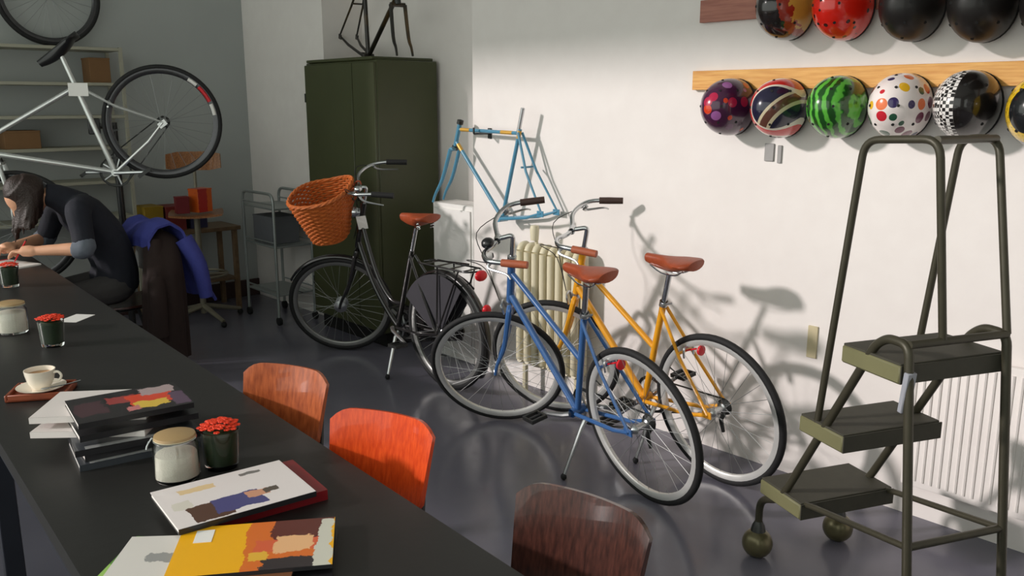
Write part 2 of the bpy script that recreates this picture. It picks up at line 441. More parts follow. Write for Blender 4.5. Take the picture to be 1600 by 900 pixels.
def city_bike(label, paint, pose, st, crank_ang, grip_near, grip_far, name='city_bicycle', bell=False, stand_foot=None):
    """single sloping top tube town bike, both bikes alike but for colour"""
    b = thing(name, label, 'bicycle', mtx=place(*pose))
    S = steer_mx(st)
    RH = V((0, 0, WR)); BB = V((.43, 0, .275)); sd = V((-.30, 0, .954))
    ST = BB + sd * .52
    fr = MB()
    fr.tube([BB, ST], .0150, 12)
    hz0, hz1 = .715, .935
    H0 = V((axis_x(hz0), 0, hz0)); H1 = V((axis_x(hz1), 0, hz1))
    fr.tube([H0, H1], .0185, 12)
    fr.tube([V((axis_x(.87), 0, .87)), BB + sd * .285], .0135, 12)
    fr.tube([V((axis_x(.755), 0, .755)), BB], .0165, 12)
    fr.lathe([(.021, -.036), (.021, .036)], 16, M.Translation(BB) @ RX90)
    for s in (-1, 1):
        fr.tube([BB + V((-.02, s * .028, 0)), V((.12, s * .048, .305)), RH + V((.0, s * .064, 0))], .0095, 8)
        fr.tube([ST + V((0, s * .018, -.02)), V((.16, s * .045, .56)), RH + V((0, s * .064, .0))], .0078, 8)
        fr.box(RH + V((.005, s * .064, 0)), (.045, .006, .03))
    fr.tube([V((.165, -.045, .575)), V((.165, .045, .575))], .007, 8)
    fr.build('frame', paint, b)
    for zz, rr in ((hz0 - .008, .0215), (hz1 + .008, .0215)):
        MB().lathe([(rr, -.012), (rr, .012), (.012, .014), (.012, -.014)], 16, T(axis_x(zz), 0, zz) @ M.Rotation(-(math.pi / 2 - HA), 4, 'Y'), True).build('headset_cup', m_alu, b)
    fk = MB()
    for s in (-1, 1):
        fk.tube([V((axis_x(.70), s * .012, .695)), V((axis_x(.69) + .003, s * .046, .675)), V((axis_x(.5) + .012, s * .052, .50)), V((WB - .03, s * .054, .40)), V((WB, s * .055, WR))], [.015, .0145, .0125, .009, .008], 8, smooth=4)
    fk.build('fork', paint, b, S)
    put_wheel('front_wheel', b, S @ T(WB, 0, WR)); put_wheel('rear_wheel', b, T(0, 0, WR))
    MB().tube([ST - sd * .05, ST + sd * .15], .0125, 10).build('seat_post', m_chrome, b)
    MB().lathe([(.019, -.012), (.019, .012)], 14, M.Translation(ST) @ M.Rotation(-R(17.5), 4, 'Y')).tube([ST + V((-.03, -.02, 0)), ST + V((-.01, .03, 0))], .005, 6).build('seat_clamp', m_alu, b)
    SC = ST + sd * .155
    sa = MB(); sa.v = saddle_mb().v; sa.f = saddle_mb().f
    sa.xf(M.Translation(SC + V((.0, 0, .045))) @ M.Rotation(R(-2), 4, 'Y'))
    sd_o = sa.build('saddle', m_brownleather, b, smooth=60)
    rl = MB()
    for s in (-1, 1): rl.tube([SC + V((.10, s * .012, .025)), SC + V((.03, s * .02, .0)), SC + V((-.05, s * .022, .0)), SC + V((-.11, s * .04, .03))], .0035, 6, smooth=3)
    rl.build('saddle_rail', m_chrome, sd_o)
    # bars
    q = MB(); Q0 = V((axis_x(hz1), 0, hz1)); Q1 = V((axis_x(1.06), 0, 1.06))
    CL = Q1 + V((.075, 0, -.005))
    q.tube(fillet([Q0, Q1, CL], .02), .0112, 10); q.lathe([(.017, -.02), (.017, .02)], 12, M.Translation(CL) @ RX90)
    q.build('stem', m_chrome, b, S)
    hp = []
    for s in (-1, 1):
        pts = [CL, CL + V((.012, s * .05, .0)), CL + V((.03, s * .14, .02)), CL + V((.0, s * .225, .03)), CL + V((-.06, s * .262, .028)), CL + V((-.18, s * .285, .005))]
        hp.append(pts)
    MB().tube(hp[0][::-1] + hp[1][1:], .011, 10, smooth=5).build('handlebar', m_chrome, b, S)
    for pts, gm in ((hp[1], grip_near), (hp[0], grip_far)):
        MB().tube([pts[-2] + (pts[-1] - pts[-2]) * .12, pts[-2] + (pts[-1] - pts[-2]) * .5, pts[-1] + (pts[-1] - pts[-2]) * .05], [.0165, .017, .016], 12).build('grip', gm, b, S)
        s = 1 if pts[1].y > 0 else -1
        MB().tube([pts[3] + V((-.02, 0, -.012)), pts[3] + V((-.0, s * .012, -.035)), pts[4] + V((-.02, s * .02, -.05)), pts[5] + V((.08, s * .018, -.045))], [.008, .007, .005, .004], 8, smooth=4).build('brake_lever', m_alu, b, S)
        MB().tube([pts[3] + V((.0, 0, -.015)), pts[2] + V((.10, -s * .02, -.03)), CL + V((.10, s * .02, -.13)), V((axis_x(.72) + .05, 0, .73))], .0022, 5, smooth=5).build('brake_cable', m_black, b, S)
    if bell:
        bl = MB().ball(CL + V((.02, .085, .035)), (.03, .03, .024), 14, 8).build('bell', m_black, b, S)
        MB().lathe([(.012, -.02), (.018, -.01), (.03, .022), (.0, .024)], 16, M.Translation(CL + V((.05, .05, -.05))) @ M.Rotation(math.pi / 2, 4, 'Y')).build('head_lamp', m_white, b, S)
    caliper(b, (axis_x(.70) + .035, 0, .70), S); caliper(b, (.145, 0, .585))
    crank_set(b, BB, crank_ang); chain(b, BB, RH)
    MB().tube([RH + V((.01, -.06, -.03)), RH + V((.03, -.055, -.075)), RH + V((.02, -.055, -.13))], [.012, .01, .008], 8).build('derailleur', m_steel, b)
    # reflector on the rear brake bridge
    MB().tube([V((.165, 0, .575)), V((.10, 0, .60))], .004, 6).lathe([(.0, -.004), (.022, -.004), (.022, .006), (.0, .009)], 16, T(.075, 0, .598) @ M.Rotation(-math.pi / 2, 4, 'Y')).build('rear_reflector', m_red, b)
    # side stand
    kf = stand_foot or V((.36, .30, .02))
    ks = MB().tube([V((.34, .03, .27)), V((.335, .06, .245)), kf], [.012, .010, .008], 8); k_o = ks.build('kick_stand', m_alu, b)
    MB().ball(kf, (.014, .014, .016), 10, 6).build('rubber_foot', m_rubber, k_o)
    return b
def local_foot(pose, wpt):
    return place(*pose).inverted() @ V(wpt)
pose_b = (2.69, 2.065, R(9.2), R(11.2))
city_bike('blue town bicycle with sloping top tube and tan saddle', m_blue, pose_b, R(46), R(-12), m_cork, m_darkgrip, bell=True, stand_foot=local_foot(pose_b, (2.56, 2.44, .016)))
pose_y = (3.055, 1.965, R(5.0), R(8.0))
city_bike('yellow town bicycle with sloping top tube parked against the wall side', m_yellow, pose_y, R(34), R(-40), m_cork, m_darkgrip, stand_foot=local_foot(pose_y, (2.93, 2.34, .016)))

# ---- black step-through bicycle with basket
m_bframe = mat('gloss_black_frame', (30, 28, 28), .25, coat=.5, var=.1)
m_net = mat('dark_skirt_guard', (52, 50, 56), .6, var=.15)
def black_bike():
    pose = (2.965, 3.752, R(-1.2), R(2.0)); st = R(46); S = steer_mx(st)
    b = thing('step_through_bicycle', 'black step-through bicycle with a wicker basket, beside the green cabinet', 'bicycle', mtx=place(*pose))
    RH = V((0, 0, WR)); BB = V((.46, 0, .29)); sd = V((-.34, 0, .94)).normalized(); ST = BB + sd * .52
    fr = MB(); fr.tube([BB, ST], .016, 12)
    hz0, hz1 = .735, 1.02
    fr.tube([V((axis_x(hz0), 0, hz0)), V((axis_x(hz1), 0, hz1))], .019, 12)
    fr.tube([V((axis_x(.90), 0, .90)), V((.66, 0, .60)), V((.52, 0, .45)), BB + sd * .16], .015, 10, smooth=5)
    fr.tube([V((axis_x(.77), 0, .77)), V((.70, 0, .53)), V((.56, 0, .37)), BB], .017, 10, smooth=5)
    for s in (-1, 1):
        fr.tube([BB + V((-.02, s * .03, 0)), V((.2, s * .05, .30)), RH + V((0, s * .068, 0))], .010, 8)
        fr.tube([ST + V((0, s * .018, -.03)), V((.14, s * .052, .56)), RH + V((0, s * .068, 0))], .0085, 8)
    fr.build('frame', m_bframe, b)
    fk = MB()
    for s in (-1, 1): fk.tube([V((axis_x(.72), s * .012, .72)), V((axis_x(.70), s * .048, .70)), V((axis_x(.5) + .012, s * .054, .5)), V((WB - .03, s * .056, .40)), V((WB, s * .057, WR))], [.015, .015, .013, .010, .009], 8, smooth=4)
    fk.build('fork', m_bframe, b, S)
    put_wheel('front_wheel', b, S @ T(WB, 0, WR), tw=.018, hubr=.042, spokes=32, rm=m_greyrim); put_wheel('rear_wheel', b, T(0, 0, WR), tw=.018, hubr=.035, spokes=32, rm=m_greyrim)
    fd = arc_fender(WR + .02, R(28), R(215)).build('rear_mudguard', m_bframe, b, T(0, 0, WR))
    arc_fender(WR + .018, R(50), R(150), .02).build('front_mudguard', m_bframe, b, S @ T(WB, 0, WR) @ M.Rotation(R(12), 4, 'Y'))
    MB().ball((-WR * .88 - .05, 0, WR + .19), (.02, .028, .03), 12, 8).build('rear_reflector', m_red, b)
    # rear rack with lamp and skirt guards
    rk = MB(); rz_ = .735
    for s in (-1, 1):
        rk.tube(fillet([(.20, s * .02, rz_ - .01), (.14, s * .06, rz_), (-.26, s * .06, rz_), (-.30, 0, rz_)], .04), .0055, 8)
        rk.tube([(-.02, s * .06, rz_), (.0, s * .07, WR)], .005, 8); rk.tube([(-.2, s * .06, rz_), (.0, s * .07, WR)], .005, 8)
    for k in range(4): rk.tube([(.10 - k * .11, -.06, rz_), (.10 - k * .11, .06, rz_)], .0045, 6)
    rk.tube([(.12, 0, rz_ + .012), (-.22, 0, rz_ + .03)], .005, 6)
    rk.build('luggage_rack', m_bframe, b)
    MB().ball((-.315, 0, rz_ - .02), (.022, .042, .03), 14, 8).build('tail_lamp', m_red, b)
    for s in (-1, 1):
        poly = [(math.cos(R(a)) * (WR + .0), math.sin(R(a)) * (WR + .0)) for a in range(30, 131, 8)] + [(-.03, .03), (.09, .02)]
        MB().prism([(x, z) for x, z in poly], -.001, .001, T(0, s * .05, WR) @ RX90).build('skirt_guard', m_net, b)
    MB().tube([ST - sd * .05, ST + sd * .15], .013, 10).build('seat_post', m_chrome, b)
    SC = ST + sd * .15
    sa = MB(); q_ = saddle_mb(); sa.v, sa.f = q_.v, q_.f
    sa.xf(M.Translation(SC + V((0, 0, .05))) @ M.Diagonal((.98, 1.2, 1.15, 1)))
    so = sa.build('saddle', m_brownleather, b, smooth=60)
    for s in (-1, 1):
        MB().tube([SC + V((-.085 + .012 * math.cos(k * .9), s * .05 + .012 * math.sin(k * .9), .0 + k * .0022)) for k in range(18)], .003, 5).build('saddle_spring', m_chrome, so)
    Q0 = V((axis_x(hz1), 0, hz1)); Q1 = V((axis_x(1.12), 0, 1.12)); CL = Q1 + V((.05, 0, .0))
    MB().tube(fillet([Q0, Q1, CL], .02), .0115, 10).lathe([(.018, -.022), (.018, .022)], 12, M.Translation(CL) @ RX90).build('stem', m_chrome, b, S)
    hp = [[CL, CL + V((.01, s * .06, .0)), CL + V((.02, s * .17, .03)), CL + V((-.04, s * .25, .05)), CL + V((-.14, s * .275, .05)), CL + V((-.26, s * .285, .03))] for s in (-1, 1)]
    MB().tube(hp[0][::-1] + hp[1][1:], .011, 10, smooth=5).build('handlebar', m_chrome, b, S)
    for pts in hp:
        s = 1 if pts[1].y > 0 else -1
        MB().tube([pts[4], pts[5] + (pts[5] - pts[4]) * .05], .0165, 12).build('grip', m_rubber, b, S)
        MB().tube([pts[3] + V((-.02, 0, -.01)), pts[3] + V((-.05, s * .02, -.04)), pts[5] + V((.06, s * .015, -.045))], [.008, .006, .004], 8, smooth=4).build('brake_lever', m_alu, b, S)
        MB().tube([pts[3], pts[2] + V((.02, 0, .03)), CL + V((.02, s * .03, -.12)), V((axis_x(.8) + .03, s * .02, .8))], .0025, 5, smooth=5).build('brake_cable', m_black, b, S)
    MB().lathe([(.0, -.03), (.025, -.025), (.038, .01), (.038, .022), (.0, .026)], 18, M.Translation(V((axis_x(.98) + .045, .0, .965))) @ M.Rotation(R(80), 4, 'Y')).tube([V((axis_x(.98), 0, .98)), V((axis_x(.98) + .035, 0, .968))], .006, 6).build('head_lamp', m_chrome, b, S)
    MB().ball(CL + V((-.03, .13, .04)), (.026, .026, .02), 14, 8).build('bell', m_chrome, b, S)
    crank_set(b, BB, R(-160)); chain(b, BB, RH)
    poly = [(BB.x + math.cos(R(a)) * .115, BB.z + math.sin(R(a)) * .115) for a in range(100, -101, -20)] + [(-.05, WR - .06), (-.07, WR), (-.05, WR + .055)]
    MB().prism([(x, z) for x, z in poly], -.004, .004, T(0, -.075, 0) @ RX90).build('chain_case', m_bframe, b)
    f0 = local_foot(pose, (2.80, 4.13, .018))
    k_o = MB().tube([V((.42, .03, .27)), V((.415, .06, .24)), f0], [.013, .011, .009], 8).build('kick_stand', m_alu, b)
    MB().ball(f0, (.015, .015, .018), 10, 6).build('rubber_foot', m_rubber, k_o)
    MB().box(V((axis_x(.93) + .0, .03, .905)), (.06, .004, .085)).build('price_tag', m_white, b, S)
    return b, place(*pose) @ S, CL
blk, BS, BCL = black_bike()
# basket (lifts off: a thing of its own), D-shaped, woven
m_wicker = NT('honey_wicker'); m_wicker.set(.55); _n = m_wicker.noise(60, 3)[0]
m_wicker.base(m_wicker.mix(_n, lin((150, 64, 22)), lin((214, 120, 52)))); m_wicker = m_wicker.m
bk_o = thing('wicker_basket', 'honey-brown wicker basket hung on the handlebar of the black bicycle', 'basket', mtx=BS @ M.Translation(BCL + V((.235, 0, -.29))))
def bk(a, f, k=0.0):
    """oval of the basket at height fraction f"""
    rx = (.105 + .085 * f) + k; ry = (.135 + .09 * f) + k
    c, s = math.cos(a), math.sin(a)
    x = rx * (abs(c) ** .75) * (1 if c > 0 else -1); y = ry * (abs(s) ** .75) * (1 if s > 0 else -1)
    return V((x - .0 * f, y, f * .285 + .03 * f * max(0, -c)))
NS = 36; wv = MB(); rows = 22
for r_ in range(rows):
    f = (r_ + .5) / rows
    wv.tube([bk(2 * math.pi * i / 72, f, .006 * math.cos(math.pi * (i * NS / 72 * 1.0) + math.pi * (r_ % 2))) for i in range(72)], .0068, 5, closed=True)
tag(wv.build('weave', m_wicker, bk_o), kind='stuff')
st_ = MB()
for k in range(NS): st_.tube([bk(2 * math.pi * (k + .5) / NS, f_) for f_ in (0, .5, 1.0)], .004, 5)
tag(st_.build('stakes', m_wicker, bk_o), kind='stuff')
rm = MB()
for j in range(3): rm.tube([bk(2 * math.pi * i / 72, 1.0, .005 * math.cos(i * .9 + j * 2.1)) + V((0, 0, .006 * math.sin(i * .9 + j * 2.1))) for i in range(72)], .008, 6, closed=True)
rm.build('rim', m_wicker, bk_o)
bt = MB()
bt.prism([(bk(2 * math.pi * i / 40, 0).x, bk(2 * math.pi * i / 40, 0).y) for i in range(40)], -.006, .004); bt.build('bottom', m_wicker, bk_o)
for s in (-1, 1): MB().tube([V((-.18, s * .06, .27)), V((-.215, s * .06, .31)), V((-.24, s * .06, .295)), V((-.185, s * .062, .2))], .005, 6, smooth=3).build('strap', m_brownleather, bk_o)

# ---- bare diamond frame (used for the frames on show and for the bicycle in the work stand)
def diamond(b, paint, band=None, BBr=.41, fork=True, S=None, o=V((0, 0, 0)), st_len=.54, tt_drop=0, hz=(.71, .86), r=1.0, tipdz=0.0):
    S = S or M.Identity(4)
    RH = V((0, 0, WR)); BB = V((BBr, 0, .275)); sd = V((-.30, 0, .954)); ST = BB + sd * st_len
    H = lambda z: V((axis_x(z), 0, z))
    OM = M.Translation(o)
    fr = MB(); fr.tube([BB, ST], .0148 * r, 12); fr.tube([H(hz[0]), H(hz[1])], .018 * r, 12)
    fr.tube([H(hz[1] - .035), ST - sd * (.025 + tt_drop)], .0135 * r, 12); fr.tube([H(hz[0] + .03), BB], .0155 * r, 12)
    fr.lathe([(.0, -.036), (.021, -.036), (.021, .036), (.0, .036)], 16, M.Translation(BB) @ RX90)
    for s in (-1, 1):
        fr.tube([BB + V((-.02, s * .028, 0)), V((.14, s * .046, .303)), RH + V((0, s * .064, 0))], [.011, .010, .007], 8)
        fr.tube([ST + V((0, s * .016, -.02)), V((.15, s * .042, .57)), RH + V((0, s * .064, 0))], [.008, .0075, .006], 8)
        fr.box(RH + V((.008, s * .064, -.005)), (.05, .006, .034))
    fr.tube([V((.185, -.046, .592)), V((.185, .046, .592))], .006, 6); fr.tube([V((.335, -.036, .285)), V((.335, .036, .285))], .006, 6)
    fr.xf(OM).build('frame', paint, b)
    for zz in (hz[0] - .01, hz[1] + .01):
        MB().lathe([(.021, -.012), (.021, .012), (.008, .014), (.008, -.014)], 16, OM @ M.Translation(H(zz)) @ M.Rotation(-(math.pi / 2 - HA), 4, 'Y'), True).build('headset_cup', m_steel, b)
    if fork:
        fk = MB()
        fk.tube([V((axis_x(.70), -.05, .685)), V((axis_x(.70), .05, .685))], .014, 8)
        for s in (-1, 1): fk.tube([V((axis_x(.69), s * .048, .685)), V((axis_x(.5) + .012, s * .052, .50)), V((WB - .03 - tipdz * .3, s * .053, .40 + tipdz * .8)), V((WB - tipdz * .3, s * .054, WR + tipdz))], [.0135, .012, .009, .0075], 8, smooth=4)
        fk.xf(OM @ S).build('fork', paint, b)
    if band:
        TTa, TTb = H(hz[1] - .035), ST - sd * .025
        for (p, q, rr) in ((TTa.lerp(TTb, .04), TTa.lerp(TTb, .2), .0142), (TTa.lerp(TTb, .72), TTa.lerp(TTb, .9), .0142), (H(hz[0] + .03).lerp(BB, .04), H(hz[0] + .03).lerp(BB, .13), .0162), (BB.lerp(ST, .9), BB.lerp(ST, .985), .0155)):
            MB().tube([p, q], rr * r, 12).xf(OM).build('colour_band', band, b)
    return RH + o, BB + o, ST + o, sd

# silver bicycle in a work stand
def work_bike():
    hub_w = V((0, 0, CAM_H)) + ray(255, 191) * 5.5
    d = ray(255, 191); hd = V((d.x, d.y, 0)).normalized(); left_img = V((-hd.y, hd.x, 0))       # forward = image left
    h = math.atan2(left_img.x, left_img.y)
    base = M.Translation(hub_w) @ rotz(math.pi / 2 - h - R(2)) @ M.Rotation(R(36), 4, 'Y') @ M.Scale(1.045, 4) @ T(0, 0, -WR)
    b = thing('racing_bicycle', 'silver bicycle clamped nose-down in a work stand', 'bicycle', mtx=base)
    S = steer_mx(R(-6))
    RH, BB, ST, sd = diamond(b, m_silverpaint, S=S, st_len=.555, hz=(.71, .865), r=1.08)
    put_wheel('front_wheel', b, S @ T(WB, 0, WR), tw=.014, rimd=.03, rm=m_darkrim); put_wheel('rear_wheel', b, T(0, 0, WR), tw=.014, rimd=.03, rm=m_darkrim)
    for (ta_, tb2, dm) in ((24, 44, m_red), (8, 21, m_white), (47, 58, m_white)):
        pts = []
        for k in range(9):
            q = R(ta_ + (tb2 - ta_) * k / 8 - 36); pts.append(V((-math.cos(q) * .302, .0135, math.sin(q) * .302 + WR)))
        MB().tube(pts, .011, 6).build('rim_decal', dm, b)
    MB().tube([ST - sd * .05, ST + sd * .16], .0135, 10).build('seat_post', m_silverpaint, b)
    sa = MB(); q_ = saddle_mb(); sa.v, sa.f = q_.v, q_.f
    sa.xf(M.Translation(ST + sd * .16 + V((0, 0, .03)))).build('saddle', m_black, b, smooth=60)
    Q0 = V((axis_x(.875), 0, .875)); Q1 = V((axis_x(.93), 0, .93)); CL = Q1 + V((.09, 0, .005))
    MB().tube(fillet([Q0, Q1, CL], .02), .0125, 10).build('stem', m_alu, b, S)
    MB().tube([CL + V((-.03, -.27, .01)), CL + V((0, -.1, .0)), CL, CL + V((0, .1, 0)), CL + V((-.03, .27, .01))], .011, 10, smooth=3).build('handlebar', m_alu, b, S)
    for s in (-1, 1): MB().tube([CL + V((-.018, s * .17, .006)), CL + V((-.03, s * .275, .01))], .0155, 10).build('grip', m_black, b, S)
    crank_set(b, BB, R(-145)); chain(b, BB, RH)
    caliper(b, (.16, 0, .60)); caliper(b, (axis_x(.70) + .035, 0, .70), S)
    MB().box(ST + V((.005, .03, -.045)), (.105, .004, .075), M.Rotation(R(-36), 3, 'Y')).build('price_tag', m_white, b)
    return base, BB, ST, sd
wb_base, wBB, wST, wsd = work_bike()
# the work stand: clamp on the seat tube, post, three feet
cl_w = wb_base @ (wBB.lerp(wST, .52)); bb_w = wb_base @ wBB
d_ = V((cl_w.x, cl_w.y, 0)).normalized(); post = V((bb_w.x, bb_w.y, 0)) + d_ * .17 + V((.02, 0, 0))
ws = thing('bicycle_work_stand', 'black work stand holding the silver bicycle', 'stand', post)
pl = post
MB().tube([V((0, 0, .10)), V((0, 0, cl_w.z + .02))], .022, 12).build('post', m_black, ws)
MB().tube([V((0, 0, cl_w.z)), cl_w - pl + d_ * .02], .018, 10).build('clamp_arm', m_black, ws)
MB().box(cl_w - pl + d_ * .028, (.07, .02, .10), rotz(math.atan2(d_.y, d_.x) + math.pi / 2).to_3x3(), bev=.006).build('clamp_jaw', m_black, ws)
for k in range(3):
    a = R(20 + 120 * k); MB().tube([V((0, 0, .14)), V((math.cos(a) * .34, math.sin(a) * .34, .012))], .014, 8).build('leg', m_black, ws)

# bicycle frame standing on the cabinet
CABZ = 1.905
bare = thing('bare_bicycle_frame', 'bare dark brass-lugged bicycle frame standing on the green cabinet', 'bicycle frame', mtx=None)
m_lugged = NT('black_brass_frame'); m_lugged.set(.35, .3, .3); _n = m_lugged.noise(5, 2)[0]
m_lugged.base(m_lugged.ramp(_n, [(.5, lin((34, 31, 26))), (.72, lin((92, 70, 34)))])); m_lugged = m_lugged.m
hdg = V((-.209, -.964, 0)).normalized()
bare.matrix_basis = T(3.455, 5.21, CABZ) @ rotz(math.atan2(hdg.y, hdg.x)) @ M.Rotation(R(13.5), 4, 'Y') @ T(-.41, 0, -.275 + .024)
diamond(bare, m_lugged, S=steer_mx(R(0)), hz=(.71, .87), tipdz=.058)

# blue frame hanging on the wall
hang = thing('hanging_bicycle_frame', 'light blue bicycle frame with gold bands hanging on the white wall', 'bicycle frame')
m_lblue = mat('sky_blue_paint', (78, 136, 164), .3, coat=.4, var=.12)
m_gold = mat('gold_band', (206, 160, 70), .35, .2, var=.1)
bbw = atx(785, 341, WX - .09)
hang.matrix_basis = M.Translation(bbw) @ rotz(math.pi / 2 - R(1)) @ M.Rotation(R(1.0), 4, 'Y') @ M.Scale(.93, 4) @ T(-.41, 0, -.275)
diamond(hang, m_lblue, band=m_gold, S=steer_mx(R(14)), st_len=.56, hz=(.70, .84), r=.82)
MB().tube([V((.26, 0, .78)), V((.215, 0, .93))], .012, 10).build('seat_post', m_alu, hang)
hkp = hang.matrix_basis @ (V((axis_x(.805), 0, .805)).lerp(V((.2495, 0, .7855)), .35)); hk = MB(); hy, hz_ = hkp.y, hkp.z - .017
hk.tube(fillet([(WX, hy, hz_), (WX - .125, hy, hz_), (WX - .125, hy, hz_ + .035)], .01), .006, 8).box((WX - .004, hy, hz_), (.008, .03, .06), bev=.002)
tag(hk.build('frame_hook', m_steel), 'steel wall hook carrying the light blue bicycle frame', 'hook')

# loose wheel on the back wall above the shelves
wp = aty(75, -8, YB - .09)
lw = thing('loose_wheel', 'bicycle wheel hanging on the back wall above the shelves', 'wheel', mtx=M.Translation(wp) @ M.Scale(1.0, 4))
put_wheel('rim', lw, M.Identity(4), tw=.017, rm=m_darkrim)
tag(MB().tube([(wp.x, YB, wp.z + .278), (wp.x, YB - .12, wp.z + .278), (wp.x, YB - .125, wp.z + .298)], .006, 8).build('wheel_hook', m_steel), 'steel hook holding the loose wheel on the back wall', 'hook')

# ================================================================== GREEN CABINET
m_green = mat('olive_green_paint', (66, 70, 44), .45, var=.12, nscale=5, bump=.03, bscale=20)
CX0, CX1, CY0, CY1 = 3.15, 3.65, 4.69, 5.56
cab = thing('metal_cabinet', 'tall dark olive green metal cabinet against the wall', 'cabinet', ((CX0 + CX1) / 2, (CY0 + CY1) / 2, 0))
def cb(name, x0_, x1_, y0_, y1_, z0_, z1_, m, bev=.003, parent=None):
    c = V(((CX0 + CX1) / 2, (CY0 + CY1) / 2, 0)); p = V(((x0_ + x1_) / 2, (y0_ + y1_) / 2, (z0_ + z1_) / 2)) - c
    return MB().box(p, (x1_ - x0_, y1_ - y0_, z1_ - z0_), bev=bev).build(name, m, parent or cab)
cb('body', CX0 + .02, CX1, CY0, CY1, .10, CABZ - .02, m_green, .006)
cb('top_panel', CX0 + .005, CX1 - .01, CY0 + .03, CY1 - .03, CABZ - .02, CABZ, m_green, .004)
cb('plinth', CX0 + .05, CX1 - .02, CY0 + .03, CY1 - .03, 0, .10, m_dark)
ysm = 4.95
d1 = cb('door', CX0, CX0 + .022, ysm + .004, CY1 - .006, .115, CABZ - .035, m_green, .004)
d2 = cb('door', CX0, CX0 + .022, CY0 + .006, ysm - .004, .115, CABZ - .035, m_green, .004)
for d_o, yy in ((d1, ysm + .05), (d2, ysm - .05)):
    cb('handle', CX0 - .022, CX0 - .008, yy - .008, yy + .008, .98, 1.10, m_steel, .004, d_o)
for zz in (.35, 1.0, 1.65): cb('hinge', CX0 - .006, CX0 + .01, CY1 - .012, CY1 - .002, zz - .03, zz + .03, m_steel, .001)

# white boxed-in low cupboard by the cabinet
bx = thing('low_white_cupboard', 'low white boxed cupboard between the green cabinet and the radiator', 'cupboard', (3.47, 4.20, 0))
MB().box((0, 0, .5), (.20, .40, 1.0), bev=.006).build('body', m_white, bx)
MB().box((-.105, 0, .52), (.012, .36, .90), bev=.003).build('door', m_white, bx)

# ================================================================== RADIATORS
m_cream = mat('cream_enamel', (216, 208, 180), .4, var=.06)
rad = thing('column_radiator', 'cream cast-iron column radiator behind the bicycles', 'radiator', (WX - .09, 3.22, 0))
for k in range(8):
    y = -.21 + k * .06
    mb = MB()
    for xx in (-.035, .035): mb.tube(fillet([(xx, y, .20), (xx, y, .82)], .02), .021, 10)
    mb.tube(fillet([(-.035, y, .82), (-.02, y, .85), (.02, y, .85), (.035, y, .82)], .02), .021, 8); mb.tube([(-.035, y, .2), (0, y, .185), (.035, y, .2)], .021, 8)
    mb.build('column', m_cream, rad, smooth=60)
for z in (.21, .80): MB().tube([(0, -.23, z), (0, .23, z)], .018, 10).build('header_pipe', m_cream, rad)
for y in (-.2, .2): MB().tube([(0, y, 0), (0, y, .2)], .016, 8).build('foot', m_cream, rad)
MB().lathe([(.0, -.045), (.022, -.04), (.026, .02), (.022, .04), (.0, .045)], 16, T(-.03, .10, .93)).tube([(0, .10, .80), (-.02, .10, .9)], .01, 8).build('valve', m_cream, rad)
rp = thing('ribbed_panel_radiator', 'white ribbed panel radiator on the wall behind the step ladder', 'radiator', (WX - .035, .78, 0))
MB().box((.0, 0, .42), (.03, 1.05, .56), bev=.01, seg=2).build('panel', m_plaster, rp)
for k in range(34): MB().tube([(-.016, -.50 + k * .0303, .17), (-.016, -.50 + k * .0303, .67)], .006, 6).build('rib', m_plaster, rp)
for y in (-.35, .35): MB().box((.024, y, .45), (.018, .03, .1)).build('bracket', m_steel, rp)

# small things on the wall
def wall_plate(label, px, wy, hz__, m, cat='plate', th=.008):
    p = atx(*px, WX); o = MB().box((0, 0, 0), (th, wy, hz__), bev=.002).build('wall_plate', m, None, T(WX - th / 2, p.y, p.z)); return tag(o, label, cat)
m_gplate = mat('grey_plate', (150, 148, 146), .5)
m_bplate = mat('beige_plate', (196, 184, 150), .5)
wall_plate('wide grey wall plate under the helmet shelf', (1203, 238), .045, .075, m_gplate)
wall_plate('narrow grey wall plate under the helmet shelf', (1219, 241), .02, .075, m_gplate)
wall_plate('beige upright wall plate beside the step ladder', (1270, 534), .045, .14, m_bplate)

